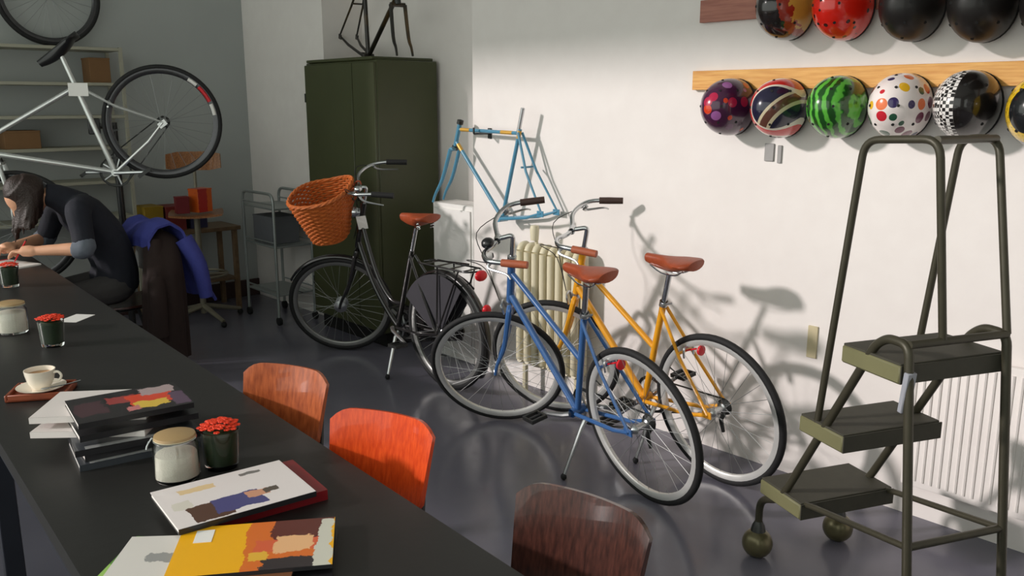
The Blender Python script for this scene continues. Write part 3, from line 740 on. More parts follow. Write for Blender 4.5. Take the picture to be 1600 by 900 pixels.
# ================================================================== HELMETS
m_pine = wood('pine_board', (205, 140, 60), (232, 178, 96), (6, 1, 14), .5, .1, 6)
m_reddish = wood('red_brown_board', (150, 92, 78), (176, 116, 98), (6, 1, 14), .55, .1, 6)
def rail(label, z0_, z1_, y0_, y1_, m, group=None):
    b = thing('helmet_rail', label, 'rail', (WX, (y0_ + y1_) / 2, (z0_ + z1_) / 2), 0, group)
    MB().box((-.013, 0, 0), (.026, y1_ - y0_, z1_ - z0_), bev=.002).build('board', m, b)
    return b
rl1 = rail('pine board carrying the lower row of helmets', 1.675, 1.758, .1, 2.40, m_pine)
rl2 = rail('red-brown board carrying the upper row of helmets', 1.965, 2.06, .1, 2.375, m_reddish)
def helmet_nodes(kind):
    t = NT('helmet_' + kind); t.set(.22, coat=.6)
    X, Y, Z_ = t.xyz()
    if kind == 'purple':
        v = t.n('ShaderNodeTexVoronoi'); v.inputs['Scale'].default_value = 17; v.inputs['Randomness'].default_value = .8; t.l(t.coord(), v.inputs['Vector'])
        r_ = t.xyz(v.outputs['Color'])[0]
        c = t.ramp(r_, [(0, lin((206, 62, 30))), (.3, lin((176, 32, 70))), (.55, lin((150, 90, 150))), (.75, lin((88, 36, 82)))], 'CONSTANT')
        f = t.math('LESS_THAN', v.outputs['Distance'], .36); t.base(t.mix(f, lin((66, 26, 58)), c))
    elif kind == 'flag':
        u = t.math('MULTIPLY', t.math('ADD', Y, .032), 9.0); w_ = t.math('MULTIPLY', Z_, 8.0)
        dg = t.math('ABSOLUTE', t.math('ADD', t.math('MULTIPLY', u, .75), t.math('ADD', t.math('MULTIPLY', w_, .66), .18)))
        rr = t.math('SQRT', t.math('ADD', t.math('MULTIPLY', u, u), t.math('MULTIPLY', w_, w_)))
        c = t.mix(t.math('LESS_THAN', dg, .20), lin((30, 28, 52)), lin((205, 190, 160)))
        c = t.mix(t.math('LESS_THAN', dg, .11), c, lin((96, 60, 50)))
        c = t.mix(t.math('GREATER_THAN', rr, .66), c, lin((226, 216, 200)))
        c = t.mix(t.math('GREATER_THAN', rr, .72), c, lin((205, 40, 36)))
        c = t.mix(t.math('GREATER_THAN', rr, .90), c, lin((226, 216, 200))); c = t.mix(t.math('GREATER_THAN', rr, .955), c, lin((60, 30, 40)))
        t.base(c)
    elif kind == 'green':
        nz = t.noise(9, 3)[0]
        s_ = t.math('SINE', t.math('ADD', t.math('MULTIPLY', Y, 190), t.math('MULTIPLY', nz, 14)))
        nb = t.noise(40, 2)[0]
        c = t.ramp(t.math('ADD', s_, t.math('MULTIPLY', nb, .6)), [(.1, lin((26, 74, 24))), (.45, lin((42, 120, 36))), (.8, lin((92, 178, 62)))])
        t.base(c)
    elif kind == 'dots':
        v = t.n('ShaderNodeTexVoronoi'); v.inputs['Scale'].default_value = 19; v.inputs['Randomness'].default_value = .25; t.l(t.coord(), v.inputs['Vector'])
        r_ = t.xyz(v.outputs['Color'])[0]
        c = t.ramp(r_, [(0, lin((196, 36, 52))), (.22, lin((226, 110, 50))), (.40, lin((52, 40, 88))), (.55, lin((228, 178, 40))), (.70, lin((40, 84, 62))), (.85, lin((110, 40, 70)))], 'CONSTANT')
        f = t.math('LESS_THAN', v.outputs['Distance'], .40); t.base(t.mix(f, lin((236, 226, 222)), c))
    elif kind == 'check':
        ch = t.n('ShaderNodeTexChecker'); ch.inputs['Scale'].default_value = 84; ch.inputs['Color1'].default_value = lin((225, 222, 218)); ch.inputs['Color2'].default_value = lin((30, 28, 28)); t.l(t.coord(), ch.inputs['Vector'])
        f = t.math('GREATER_THAN', Y, -.012); t.base(t.mix(f, lin((26, 23, 22)), ch.outputs['Color']))
    elif kind == 'band':
        rr = t.math('SQRT', t.math('ADD', t.math('MULTIPLY', t.math('MULTIPLY', Y, 10), t.math('MULTIPLY', Y, 10)), t.math('MULTIPLY', t.math('MULTIPLY', Z_, 8), t.math('MULTIPLY', Z_, 8))))
        f = t.math('MULTIPLY', t.math('GREATER_THAN', rr, .60), t.math('LESS_THAN', rr, .86))
        nz = t.math('GREATER_THAN', t.noise(90, 1)[0], .6)
        t.base(t.mix(f, lin((26, 28, 30)), t.mix(t.math('MULTIPLY', nz, .5), lin((226, 186, 40)), lin((60, 50, 20)))))
    elif kind == 'flame':
        nz = t.noise(30, 2)[0]
        nd = t.math('ADD', t.math('MULTIPLY', Y, 1.0), t.math('MULTIPLY', nz, .05))
        c2 = t.mix(t.math('GREATER_THAN', nd, -.022), t.mix(t.math('GREATER_THAN', nd, -.052), lin((188, 150, 64)), lin((140, 44, 26))), lin((32, 27, 26)))
        t.base(c2)
    elif kind == 'ladybird':
        v = t.n('ShaderNodeTexVoronoi'); v.inputs['Scale'].default_value = 24; v.inputs['Randomness'].default_value = .6; t.l(t.coord(), v.inputs['Vector'])
        f = t.math('LESS_THAN', v.outputs['Distance'], .2); t.base(t.mix(f, lin((218, 32, 16)), lin((56, 14, 14))))
    else:
        t.set(.45, coat=.1); t.base(t.mix(t.noise(20, 2)[0], lin((26, 23, 22)), lin((36, 32, 31))))
    return t.m
m_foam = mat('black_liner', (22, 21, 21), .8)
def helmet(label, px, kind, grp, tilt=0, sx=1.0):
    p = atx(px[0], px[1], WX - .245)
    h = thing('cycle_helmet', label, 'helmet', p + V((.10, 0, 0)), 0, grp)
    # dome pointing into the room (-X); crown rounder below than above
    NA, NR = 36, 12; vs_ = []; fs = []
    def pt(a, q, k=1.0):
        c, s = math.cos(a), math.sin(a); ry, rz_ = .102 * sx, .125
        flat = 1 - .06 * max(0, s) ** 2
        return V((-math.cos(q) * .165 * k + .06, -c * math.sin(q) * ry * k, s * math.sin(q) * rz_ * k * flat))
    QM = R(104)
    sh = MB()
    for k_, dirn in ((1.0, 1), (.90, -1)):
        base_i = len(vs_); vs_.append(pt(0, 0, k_))
        for j in range(1, NR + 1):
            for i in range(NA): vs_.append(pt(2 * math.pi * i / NA, QM * j / NR, k_))
        for i in range(NA): fs.append((base_i, base_i + 1 + i, base_i + 1 + (i + 1) % NA))
        for j in range(NR - 1):
            for i in range(NA):
                a = base_i + 1 + j * NA + i; b_ = base_i + 1 + j * NA + (i + 1) % NA; fs.append((a, b_, b_ + NA, a + NA))
    o1 = 1 + (NR - 1) * NA; o2 = 1 + NR * NA + 1 + (NR - 1) * NA
    for i in range(NA): fs.append((o1 + i, o1 + (i + 1) % NA, o2 + (i + 1) % NA, o2 + i))
    sh.add(vs_, fs); shell = sh.build('shell', helmet_nodes(kind), h, smooth=60)
    MB().tube([pt(2 * math.pi * i / NA, QM, .97) for i in range(NA)], .007, 6, closed=True).build('edge_trim', m_foam, h)
    vents = [(R(a), R(38)) for a in (60, 120, 240, 300)] + [(R(0), R(30)), (R(180), R(30))] + [(R(a), R(66)) for a in (35, 90, 145, 215, 270, 325)]
    for a, q in vents:
        c = pt(a, q); n_ = (pt(a, q, 1.1) - c).normalized()
        MB().lathe([(0, -.002), (.0055, -.002), (.0055, .0012), (0, .0012)], 10, M.Translation(c) @ n_.to_track_quat('Z', 'Y').to_matrix().to_4x4()).build('vent', m_dark, shell)
    pg = V((.085, 0, .02))
    MB().tube([pg + V((.0, 0, 0)), V((WX - h.location.x - .037, 0, .05))], .006, 8).build('hanging_strap', m_black, h)
    for s in (-1, 1): MB().tube([pt(0 if s < 0 else math.pi, QM * .96, .93), V((.04, s * .05, -.05)), V((.05, 0, -.085))], .004, 5, smooth=3).build('chin_strap', m_black, h)
    return h
low = [((1107, 166), 'purple', 'purple helmet with red and orange flowers'), ((1187, 168), 'flag', 'navy helmet with red and white flag stripes'),
       ((1278, 166), 'green', 'green watermelon-striped helmet'), ((1378, 165), 'dots', 'white helmet with coloured polka dots'),
       ((1484, 163), 'check', 'helmet half black and half black-and-white check'), ((1604, 172), 'band', 'black helmet with a yellow band')]
for p, k, l in low: helmet(l + ', in the lower row on the wall', p, k, 'helmets in the lower row', sx=1.0)
up = [((1196, 8), 'flame', 'black helmet with a red and yellow flame edge'), ((1287, 6), 'ladybird', 'red helmet with small dark spots'),
      ((1396, 4), 'black1', 'plain black helmet next to the spotted red one, upper row'), ((1508, 2), 'black2', 'plain black helmet at the middle of the upper row'), ((1628, -2), 'black3', 'plain black helmet above the yellow-banded one, upper row')]
for p, k, l in up: helmet(l, p, k, 'helmets in the upper row')

# ================================================================== STEP LADDER
LO = V((2.767, 1.429, 0)); la = -.407
lad = thing('step_ladder', 'olive steel three-step rolling ladder with tall handrails', 'ladder', LO, la - math.pi / 2)
def lp(s, w_, z): return V((s, w_, z))       # local X: front to back, Y: near to far
HWL = .178
def ltube(name, pts, r=.0125, fil=.06, m=m_olive, n=10): return MB().tube(fillet([lp(*p) for p in pts], fil, 6), r, n).build(name, m, lad)
m_tread = mat('ribbed_tread_rubber', (62, 60, 50), .7, var=.2, nscale=30)
m_step = mat('olive_step_metal', (112, 110, 78), .5, var=.12)
m_ball = mat('brass_ball_cap', (104, 98, 72), .3, .5, var=.15)
for w_ in (-HWL, HWL):
    ltube('side_frame', [(-.012, w_, .11), (-.012, w_, .225), (.09, w_, .27), (.13, w_, .325), (.48, w_, .935), (.525, w_, .965), (.603, w_, .965), (.711, w_, 0.0)], .0135, .045)
    ltube('side_brace', [(.10, w_ * .95, .27), (.24, w_ * .95, .315), (.665, w_ * .98, .385)], .010, .03)
    hr = [(.255, w_, .60), (.365, w_, 1.515), (.60, -.14, 1.525), (.603, -.06, .965)] if w_ < 0 else [(.255, w_, .60), (.365, w_, 1.515), (.50, w_, 1.52), (.603, w_, .965)]
    ltube('handrail', hr, .0115, .05)
    cs = MB().ball((-.012, w_, .055), (.055, .055, .055), 20, 12).build('caster', m_ball, lad)
    MB().lathe([(.03, .09), (.022, .125), (.014, .14)], 14, T(-.012, w_, 0)).build('caster_collar', m_steel, cs)
ltube('crossbar', [(.603, -HWL, .965), (.603, HWL, .965)], .0125)
ltube('crossbar', [(.59, -.14, 1.522), (.49, HWL, 1.518)], .0115)
ltube('crossbar', [(.665, -HWL, .385), (.665, HWL, .385)], .0115)
for (s0, s1, z) in ((.0, .225, .315), (.185, .395, .62), (.355, .595, .905)):
    sm = (s0 + s1) / 2
    st_o = MB().box((sm, 0, z - .03), (s1 - s0, 2 * HWL + .03, .055), bev=.006).build('step', m_step, lad)
    MB().box((sm, 0, z - .001), (s1 - s0 - .008, 2 * HWL + .022, .008), bev=.002).build('tread', m_tread, st_o)
    mb = MB().box((s1 + .0015, 0, z - .028), (.004, 2 * HWL + .028, .054)); mb.build('rear_lip', m_tread, st_o)
MB().box((.612, -HWL - .0, .83), (.018, .034, .12), M.Rotation(R(6), 3, 'Y'), bev=.003).build('label_sleeve', mat('pale_grey_label', (150, 152, 160), .5), lad)

# ================================================================== THINGS ON THE TABLE
def cover_mat(name, base, rects, distort=.02, rough=.35, nscale=14):
    """flat print: soft-edged colour areas given as (x0,x1,y0,y1,colour)"""
    t = NT(name); t.set(rough, coat=.25)
    nz = t.noise(nscale * 1.6, 7, rough=.68)
    mp = t.n('ShaderNodeVectorMath', operation='MULTIPLY_ADD'); t.l(nz[1], mp.inputs[0]); mp.inputs[1].default_value = (distort, distort, 0); t.l(t.coord(), mp.inputs[2])
    sb = t.n('ShaderNodeVectorMath', operation='SUBTRACT'); t.l(mp.outputs[0], sb.inputs[0]); sb.inputs[1].default_value = (distort / 2, distort / 2, 0)
    X, Y, _ = t.xyz(sb.outputs[0]); c = lin(base)
    for (xa, xb, ya, yb, cc) in rects:
        f = t.math('MULTIPLY', t.math('MULTIPLY', t.math('GREATER_THAN', X, xa), t.math('LESS_THAN', X, xb)), t.math('MULTIPLY', t.math('GREATER_THAN', Y, ya), t.math('LESS_THAN', Y, yb)))
        c = t.mix(f, c, lin(cc))
    t.base(c); return t.m
def magazine(label, c, ang, size, z0, th, cover, spine=None, group=None, tilt=0):
    m_ = thing('magazine', label, 'magazine', (c[0], c[1], z0), R(ang), group or 'magazines on the long table')
    w_, h_ = size
    MB().box((0, 0, th / 2), (w_ - .004, h_ - .004, th - .003)).build('pages', m_papers, m_)
    MB().box((0, 0, th - .0008), (w_, h_, .0016)).build('front_cover', cover, m_)
    MB().box((0, 0, .0008), (w_, h_, .0016)).build('back_cover', spine or cover, m_)
    MB().box((0, -h_ / 2, th / 2), (w_, .0018, th)).build('spine', spine or cover, m_)
    return m_
k_white = cover_mat('plain_white_cover', (224, 216, 212), [], 0)
k_black = cover_mat('plain_black_cover', (34, 33, 36), [(-.1, .0, .04, .07, (60, 60, 64))], .01)
k_grey = cover_mat('slate_cover', (56, 60, 66), [(-.12, .12, -.10, -.08, (150, 150, 150))], .01)
k_red = cover_mat('dark_red_cover', (128, 20, 28), [], .0)
k_green = cover_mat('green_cover', (92, 140, 60), [(-.2, -.02, -.2, 0, (150, 190, 96))], .02)
# stack under the collage cover
lay = [(.715, 2.235, -9, 'slate grey magazine at the bottom of the stack by the coffee cup', k_grey, None), (.728, 2.255, -6, 'black magazine second from the bottom of the stack by the coffee cup', k_black, None),
       (.715, 2.245, -11, 'slate grey magazine mid-stack by the coffee cup, just below a white one', k_grey, k_black), (.675, 2.325, -40, 'lower white magazine poking out of the stack by the coffee cup', k_white, None),
       (.725, 2.262, -7, 'thick black magazine between the two white ones in the stack', k_black, None), (.68, 2.352, -36, 'upper white magazine poking out of the stack by the coffee cup', k_white, None)]
z = TZ
for (x, y, a, l, cv, sp) in lay:
    th = .016; magazine(l, (x, y), a, (.285, .205), z, th, cv, sp); z += th + .0004
k_coll = cover_mat('collage_cover', (36, 32, 34), [(-.13, -.06, -.06, .05, (70, 44, 50)), (-.05, .03, .0, .06, (150, 60, 58)), (.0, .11, -.05, .05, (210, 70, 44)), (.01, .09, -.07, -.02, (214, 180, 70)), (.04, .12, .03, .09, (170, 150, 150)), (.1, .14, -.09, .02, (90, 70, 90)), (-.02, .02, -.08, -.04, (196, 120, 120))], .06)
magazine('black magazine with a red and yellow collage cover, topmost of its stack', (.722, 2.264), -7.7, (.275, .207), z, .014, k_coll, k_black)
# white magazine on a dark red book
rb = thing('hardback_book', 'dark red book under the white magazine', 'book', (.79, 1.737, TZ), R(-7))
MB().box((0, .002, .012), (.288, .196, .02)).build('pages', m_papers, rb)
for zz in (.0012, .0232): MB().box((0, 0, zz), (.295, .205, .0024)).build('cover', k_red, rb)
MB().box((0, -.103, .0122), (.295, .0024, .0245), bev=.0005).build('spine', k_red, rb)
k_wm = cover_mat('white_photo_cover', (228, 220, 218), [(-.11, -.03, -.10, -.02, (86, 58, 46)), (-.06, .05, -.085, -.015, (76, 74, 124)), (.02, .07, -.05, -.02, (206, 150, 120)), (.06, .09, -.045, -.022, (90, 80, 70)), (-.10, -.02, .05, .075, (224, 196, 150)), (.04, .09, .07, .085, (120, 116, 112)), (-.13, -.09, -.02, .02, (214, 208, 196))], .03)
magazine('white magazine with a small blue and brown picture, lying on the dark red book', (.750, 1.722), -6, (.297, .213), TZ + .0255, .012, k_wm, k_black)
# yellow magazine pile
magazine('black magazine under the pile with the yellow cover', (.675, 1.475), -35, (.31, .20), TZ, .006, k_black)
magazine('green magazine poking out at the corner of the pile', (.555, 1.54), -46, (.28, .22), TZ + .0062, .004, k_green)
k_w2 = cover_mat('white_brown_cover', (214, 210, 204), [(-.04, .20, -.14, .0, (122, 78, 52)), (-.0, .08, -.10, .02, (70, 50, 42)), (-.12, -.06, .02, .05, (150, 150, 148)), (.0, .06, -.05, -.0, (176, 116, 72)), (-.1, .1, -.14, -.12, (190, 190, 186))], .05, nscale=25)
magazine('large white magazine with a brown picture, under the yellow one', (.585, 1.503), -39, (.35, .24), TZ + .0104, .007, k_w2, k_grey)
k_y = cover_mat('yellow_photo_cover', (240, 176, 20), [(-.02, .15, -.11, .11, (216, 110, 40)), (.03, .15, .02, .11, (96, 44, 36)), (-.0, .14, -.03, .02, (214, 96, 60)), (.04, .11, -.035, .03, (232, 180, 130)), (.02, .15, -.11, -.055, (52, 44, 46)), (-.01, .03, -.06, -.03, (226, 176, 60)), (.12, .15, -.1, .09, (206, 204, 190))], .05)
k_y2 = k_y
magazine('yellow magazine with a flame-like picture, topmost of its pile', (.685, 1.490), -33, (.305, .195), TZ + .0176, .0075, k_y, k_black)
yo = [o for o in bpy.data.objects if o.name.startswith('magazine') and o.type == 'EMPTY'][-1]
MB().box((-.105, .055, .0078), (.035, .05, .0012)).build('price_sticker', m_white, yo)

m_lid = mat('tan_lid', (168, 140, 98), .4, var=.15, coat=.2)
def jar(label, p, r, h, fill_m, fill_h, ang):
    j = thing('clip_top_jar', label, 'jar', (p[0], p[1], TZ), ang, 'clip-top jars on the table')
    wl = .004
    MB().lathe([(0, 0), (r * .92, 0), (r, .006), (r, h * .72), (r * .86, h * .82), (r * .86, h * .88), (r * .86 - wl, h * .88), (r * .86 - wl, h * .82), (r - wl, h * .71), (r - wl, .008), (0, .006)], 28).build('glass_body', m_glass, j)
    MB().lathe([(0, .0075), (r - wl - .0012, .0085), (r - wl - .0012, fill_h * .97), (r * .5, fill_h), (0, fill_h * 1.01)], 24).build('contents', fill_m, j)
    MB().lathe([(r * .80, h * .885), (r * .93, h * .885), (r * .93, h * .90), (r * .80, h * .90)], 28, None, True).build('rubber_seal', m_cream, j)
    MB().lathe([(0, h), (r * .6, h * .995), (r * .9, h * .955), (r * .93, h * .905), (r * .85, h * .905), (r * .55, h * .96), (0, h * .965)], 28).build('lid', m_lid, j)
    MB().tube([(r * .93 * math.cos(a), r * .93 * math.sin(a), h * .86) for a in [2 * math.pi * k / 28 for k in range(28)]], .0016, 6, closed=True).build('wire_band', m_chrome, j)
    MB().tube([(r * .93, -.012, h * .86), (r * 1.18, -.012, h * .78), (r * 1.2, .012, h * .70), (r * 1.18, .012, h * .78), (r * .93, .012, h * .95)], .0018, 6, smooth=3).build('wire_clip', m_chrome, j)
    return j
m_sugar = mat('white_sugar', (236, 230, 214), .9, var=.05, nscale=150, bump=.3, bscale=300)
jar('glass clip-top jar of white sugar beside the red flowers', (.722, 1.965), .052, .115, m_sugar, .066, R(150))
jar('glass clip-top jar of sugar cubes beyond the coffee cup', (.785, 3.73), .055, .125, m_sugar, .085, R(200))
m_leaf = mat('dark_leaf', (30, 52, 24), .6, var=.4, nscale=40)
m_flower = mat('red_orange_flower', (222, 56, 20), .6, var=.25, nscale=60)
def flower_glass(label, p, r, h, seed):
    g = thing('flower_glass', label, 'vase', (p[0], p[1], TZ), 0, 'flower glasses on the table'); rnd = random.Random(seed); wl = .0028
    MB().lathe([(0, 0), (r * .82, 0), (r * .86, .004), (r, h), (r - wl, h), (r * .86 - wl, .012), (0, .010)], 28).build('glass', m_glass, g)
    lf = MB()
    for k in range(70):
        z_ = rnd.uniform(.018, h * .92); a = rnd.uniform(0, 6.28); q = (r - .013) * (.82 + .12 * z_ / h); z = z_
        Mx = T(q * math.cos(a), q * math.sin(a), z) @ M.Rotation(rnd.uniform(0, 6), 4, 'Z') @ M.Rotation(rnd.uniform(-1, 1), 4, 'X')
        lf.ball((0, 0, 0), (.011, .006, .0022), 8, 4).v[-1:]
        n_ = 8 * 3 + 2; lf.v[-n_:] = [Mx @ v for v in lf.v[-n_:]]
    tag(lf.build('leaves', m_leaf, g), kind='stuff')
    MB().lathe([(0, .012), (r * .80, .013), (r * .90, h * .90), (r * .7, h * .99), (0, h)], 20).build('foliage', m_leaf, g)
    fl = MB(); cnt = 0
    for k in range(46):
        q = math.sqrt((k + .5) / 46) * r * 1.02; a = k * 2.39996
        c = V((q * math.cos(a), q * math.sin(a), h + .008 + .012 * (1 - (q / r) ** 2) + rnd.uniform(-.002, .002)))
        for j in range(5):
            b_ = j * 1.2566 + k
            fl.ball(c + V((math.cos(b_) * .0042, math.sin(b_) * .0042, 0)), (.0042, .0042, .0022), 6, 4)
    tag(fl.build('flower_heads', m_flower, g), kind='stuff')
    return g
flower_glass('glass of red flowers beside the sugar jar, near the magazines', (.828, 1.955), .046, .098, 1)
flower_glass('glass of red flowers beside a white card, beyond the coffee cup', (.843, 3.42), .045, .095, 2)
flower_glass('glass of red flowers standing near the writing person', (1.0, 4.70), .045, .098, 3)

# coffee cup, saucer, tray
m_china = mat('cream_china', (236, 226, 210), .25, var=.04, coat=.4)
m_traywood = wood('red_brown_tray', (120, 52, 30), (160, 78, 46), (2, 14, 1), .4, .2)
cp = (.655, 2.845)
tr = thing('wooden_tray', 'small red-brown wooden tray under the coffee cup', 'tray', (cp[0], cp[1], TZ), R(-30))
MB().box((0, 0, .005), (.17, .13, .008), bev=.002).build('tray_base', m_traywood, tr)
for s in (-1, 1):
    MB().box((s * .081, 0, .012), (.008, .13, .022), bev=.002).build('tray_rim', m_traywood, tr); MB().box((0, s * .061, .012), (.154, .008, .022), bev=.002).build('tray_rim', m_traywood, tr)
tag(MB().lathe([(0, 0), (.035, 0), (.04, .003), (.068, .012), (.07, .015), (.066, .0145), (.038, .006), (0, .005)], 32).build('saucer', m_china, None, T(cp[0], cp[1], TZ + .0145)), 'cream china saucer on the wooden tray', 'saucer')
cu = thing('coffee_cup', 'cream china coffee cup on a saucer', 'cup', (cp[0], cp[1], TZ + .0205), R(-40))
MB().lathe([(0, 0), (.024, 0), (.026, .004), (.036, .02), (.042, .045), (.044, .06), (.0415, .06), (.0395, .045), (.033, .021), (.02, .006), (0, .005)], 32).build('cup_body', m_china, cu)
MB().tube([(.040, 0, .050), (.055, 0, .052), (.064, 0, .040), (.056, 0, .026), (.038, 0, .022)], .004, 8, smooth=4).build('handle', m_china, cu)
MB().lathe([(0, .046), (.0388, .046)], 28).build('coffee', mat('milky_coffee', (176, 130, 84), .3), cu)
tag(MB().tube([(0, 0, 0), (.05, .0, .002), (.085, 0, .006)], [.0022, .0018, .0026], 6).ball((-.012, 0, .0), (.015, .009, .003), 10, 6).build('teaspoon', m_chrome, None, T(cp[0] + .01, cp[1] - .058, TZ + .0345) @ rotz(R(-8))), 'small metal teaspoon on the saucer', 'spoon')
tag(MB().box((0, 0, .0006), (.085, .13, .0012)).build('white_card', m_white, None, T(1.035, 3.80, TZ) @ rotz(R(-50))), 'blank white card lying beside the flower glass', 'card')
pp = thing('notepad', 'white paper pad with a red edge under the writing hand', 'notepad', (1.125, 5.33, TZ), R(20))
MB().box((0, 0, .004), (.21, .30, .008)).build('sheets', m_white, pp); MB().box((0, .14, .0085), (.21, .02, .002)).build('red_edge', m_red, pp)

# ================================================================== BACK OF THE SHOP
m_shelf = mat('off_white_shelf', (158, 156, 140), .55, var=.08)
su = thing('wall_shelving', 'off-white open shelving on the back wall behind the silver bicycle', 'shelf', (1.55, YB - .17, 0))
xr = 2.26 - 1.55
for zz in (1.985, 1.745, 1.52, 1.30, 1.06, .80): MB().box((-.05, 0, zz), (2 * xr + .1 - .0, .30, .022), bev=.002).build('shelf_board', m_shelf, su)
for xx in (-.76 , xr - .0):
    for yy in (-.14, .14): MB().box((xx, yy, 1.0), (.022, .022, 2.0)).build('upright', m_shelf, su)
def carton(label, p, size, m, rz=0, cat='box', name='cardboard_box'):
    b = thing(name, label, cat, p, rz); w_, d_2, h_ = size
    MB().box((0, 0, h_ / 2), size, bev=.002).build('body', m, b); MB().box((0, 0, h_ - .004), (w_ + .004, d_2 + .004, .012), bev=.001).build('lid', m, b); return b
m_card = mat('brown_cardboard', (120, 88, 56), .8)
p = aty(30, 222, YB - .17); carton('brown cardboard box on a middle shelf behind the silver bicycle', (p.x, p.y, 1.311), (.22, .2, .12), m_card)
p = aty(135, 95, YB - .17); carton('small brown cardboard box on an upper shelf', (p.x + .06, p.y, 1.756), (.14, .16, .17), m_card)
# low bench with coloured boxes
m_bench = wood('bench_wood', (96, 74, 52), (122, 98, 70), (2, 14, 2), .55, .1)
be = thing('low_bench', 'wooden side bench with coloured boxes along the back wall', 'bench', (2.65, YB - .25, 0))
MB().box((0, 0, .655), (.74, .36, .03), bev=.003).build('bench_top', m_bench, be)
MB().box((0, 0, .25), (.66, .30, .02), bev=.002).build('bench_shelf', m_bench, be)
for sx_ in (-1, 1):
    for sy_ in (-1, 1): MB().box((sx_ * .33, sy_ * .14, .32), (.035, .035, .64), bev=.002).build('leg', m_bench, be)
carton('mustard yellow box on the low bench', (2.38, YB - .25, .67), (.14, .2, .19), mat('mustard', (140, 112, 22), .6), .05)
carton('dark red box on the low bench between the yellow and the blue box', (2.55, YB - .25, .67), (.15, .2, .18), mat('dark_red_box', (112, 34, 30), .6), -.04)
carton('dark blue box on the low bench', (2.72, YB - .25, .67), (.13, .2, .16), mat('dark_blue_box', (48, 48, 82), .6), .03)
carton('small ochre box on the lower board of the bench', (2.66, YB - .25, .2605), (.12, .14, .1), mat('ochre_box', (176, 124, 44), .6), .2)
# tall swivel stool
m_ply = wood('stool_plywood', (122, 76, 40), (168, 112, 64), (2, 12, 8), .4, .3)
m_stool = mat('stool_grey_beige_steel', (130, 124, 108), .45, .3)
sp_ = V((2.60, 6.26, 0))
sl = thing('swivel_work_chair', 'tall swivel work chair with plywood back and foot ring by the back wall', 'chair', sp_, R(-115))
MB().tube([(0, 0, .06), (0, 0, .80)], .022, 12).build('column', m_stool, sl)
for k in range(4):
    a = k * math.pi / 2 + .5; lg = MB().tube([(0, 0, .12), (math.cos(a) * .30, math.sin(a) * .30, .045)], [.022, .014], 8).build('base_leg', m_stool, sl); MB().ball((math.cos(a) * .30, math.sin(a) * .30, .022), .022, 10, 8).build('foot_pad', m_rubber, lg)
MB().tube([(math.cos(2 * math.pi * k / 28) * .19, math.sin(2 * math.pi * k / 28) * .19, .36) for k in range(28)], .009, 8, closed=True).build('foot_ring', m_stool, sl)
for k in range(4): MB().tube([(0, 0, .36), (math.cos(k * 1.5708) * .19, math.sin(k * 1.5708) * .19, .36)], .007, 6).build('ring_spoke', m_stool, sl)
MB().sheet(lambda u, v: ((u - .5) * .38, (v - .5) * .38 * (1 - .2 * abs(u - .5) ** 2), .815 + .015 * (2 * abs(v - .5)) ** 2), 10, 10, .014).build('seat', m_ply, sl, smooth=60)
MB().sheet(lambda u, v: (-.20 + .05 * (2 * u - 1) ** 2, (u - .5) * .38, 1.19 + (v - .5) * .14 * (1 - .25 * max(0, abs(2 * u - 1) - .6) / .4)), 14, 8, .012).build('backrest', m_ply, sl, smooth=60)
MB().tube(fillet([(0, 0, .79), (-.20, 0, .79), (-.225, 0, 1.2)], .06), .012, 8).build('back_bar', m_stool, sl)
carton('orange and red parcel standing on the tall work chair', (sp_.x + .03, sp_.y - .02, .831), (.13, .10, .17), cover_mat('orange_parcel', (206, 92, 30), [(-.06, .02, -.1, .1, (176, 40, 34))], .03), .3)
carton('dark crimson parcel standing on the tall work chair', (sp_.x - .115, sp_.y - .03, .831), (.09, .08, .12), mat('crimson_parcel', (110, 22, 28), .6), -.2)
# tube trolley in the corner
m_tube = mat('pale_grey_tube', (150, 156, 154), .35, .5)
tr_ = thing('tube_trolley', 'grey steel tube trolley in the corner beside the green cabinet', 'trolley', (3.10, 5.98, 0))
tw_, tl_ = .15, .24
for s in (-1, 1):
    MB().tube(fillet([(s * tw_, tl_, .06), (s * tw_, tl_, .97), (s * tw_, -tl_, .97), (s * tw_, -tl_, .06)], .07), .011, 10).build('side_tube', m_tube, tr_)
    for yy in (-tl_, tl_):
        c_ = MB().lathe([(0, -.012), (.03, -.012), (.03, .012), (0, .012)], 16, T(s * tw_, yy, .03) @ M.Rotation(math.pi / 2, 4, 'Y')).build('caster', m_rubber, tr_)
for zz in (.86, .58, .22):
    MB().box((0, 0, zz), (2 * tw_ - .0, 2 * tl_ - .0, .014), bev=.003).build('tray_shelf', m_tube, tr_)
    for s in (-1, 1): MB().tube([(s * tw_, -tl_, zz + .035), (s * tw_, tl_, zz + .035)], .006, 8).build('guard_rail', m_tube, tr_)
m_bag = mat('grey_cloth', (92, 94, 98), .9)
carton('grey fabric box on the middle tray of the trolley', (3.10, 6.0, .588), (.22, .3, .2), m_bag)

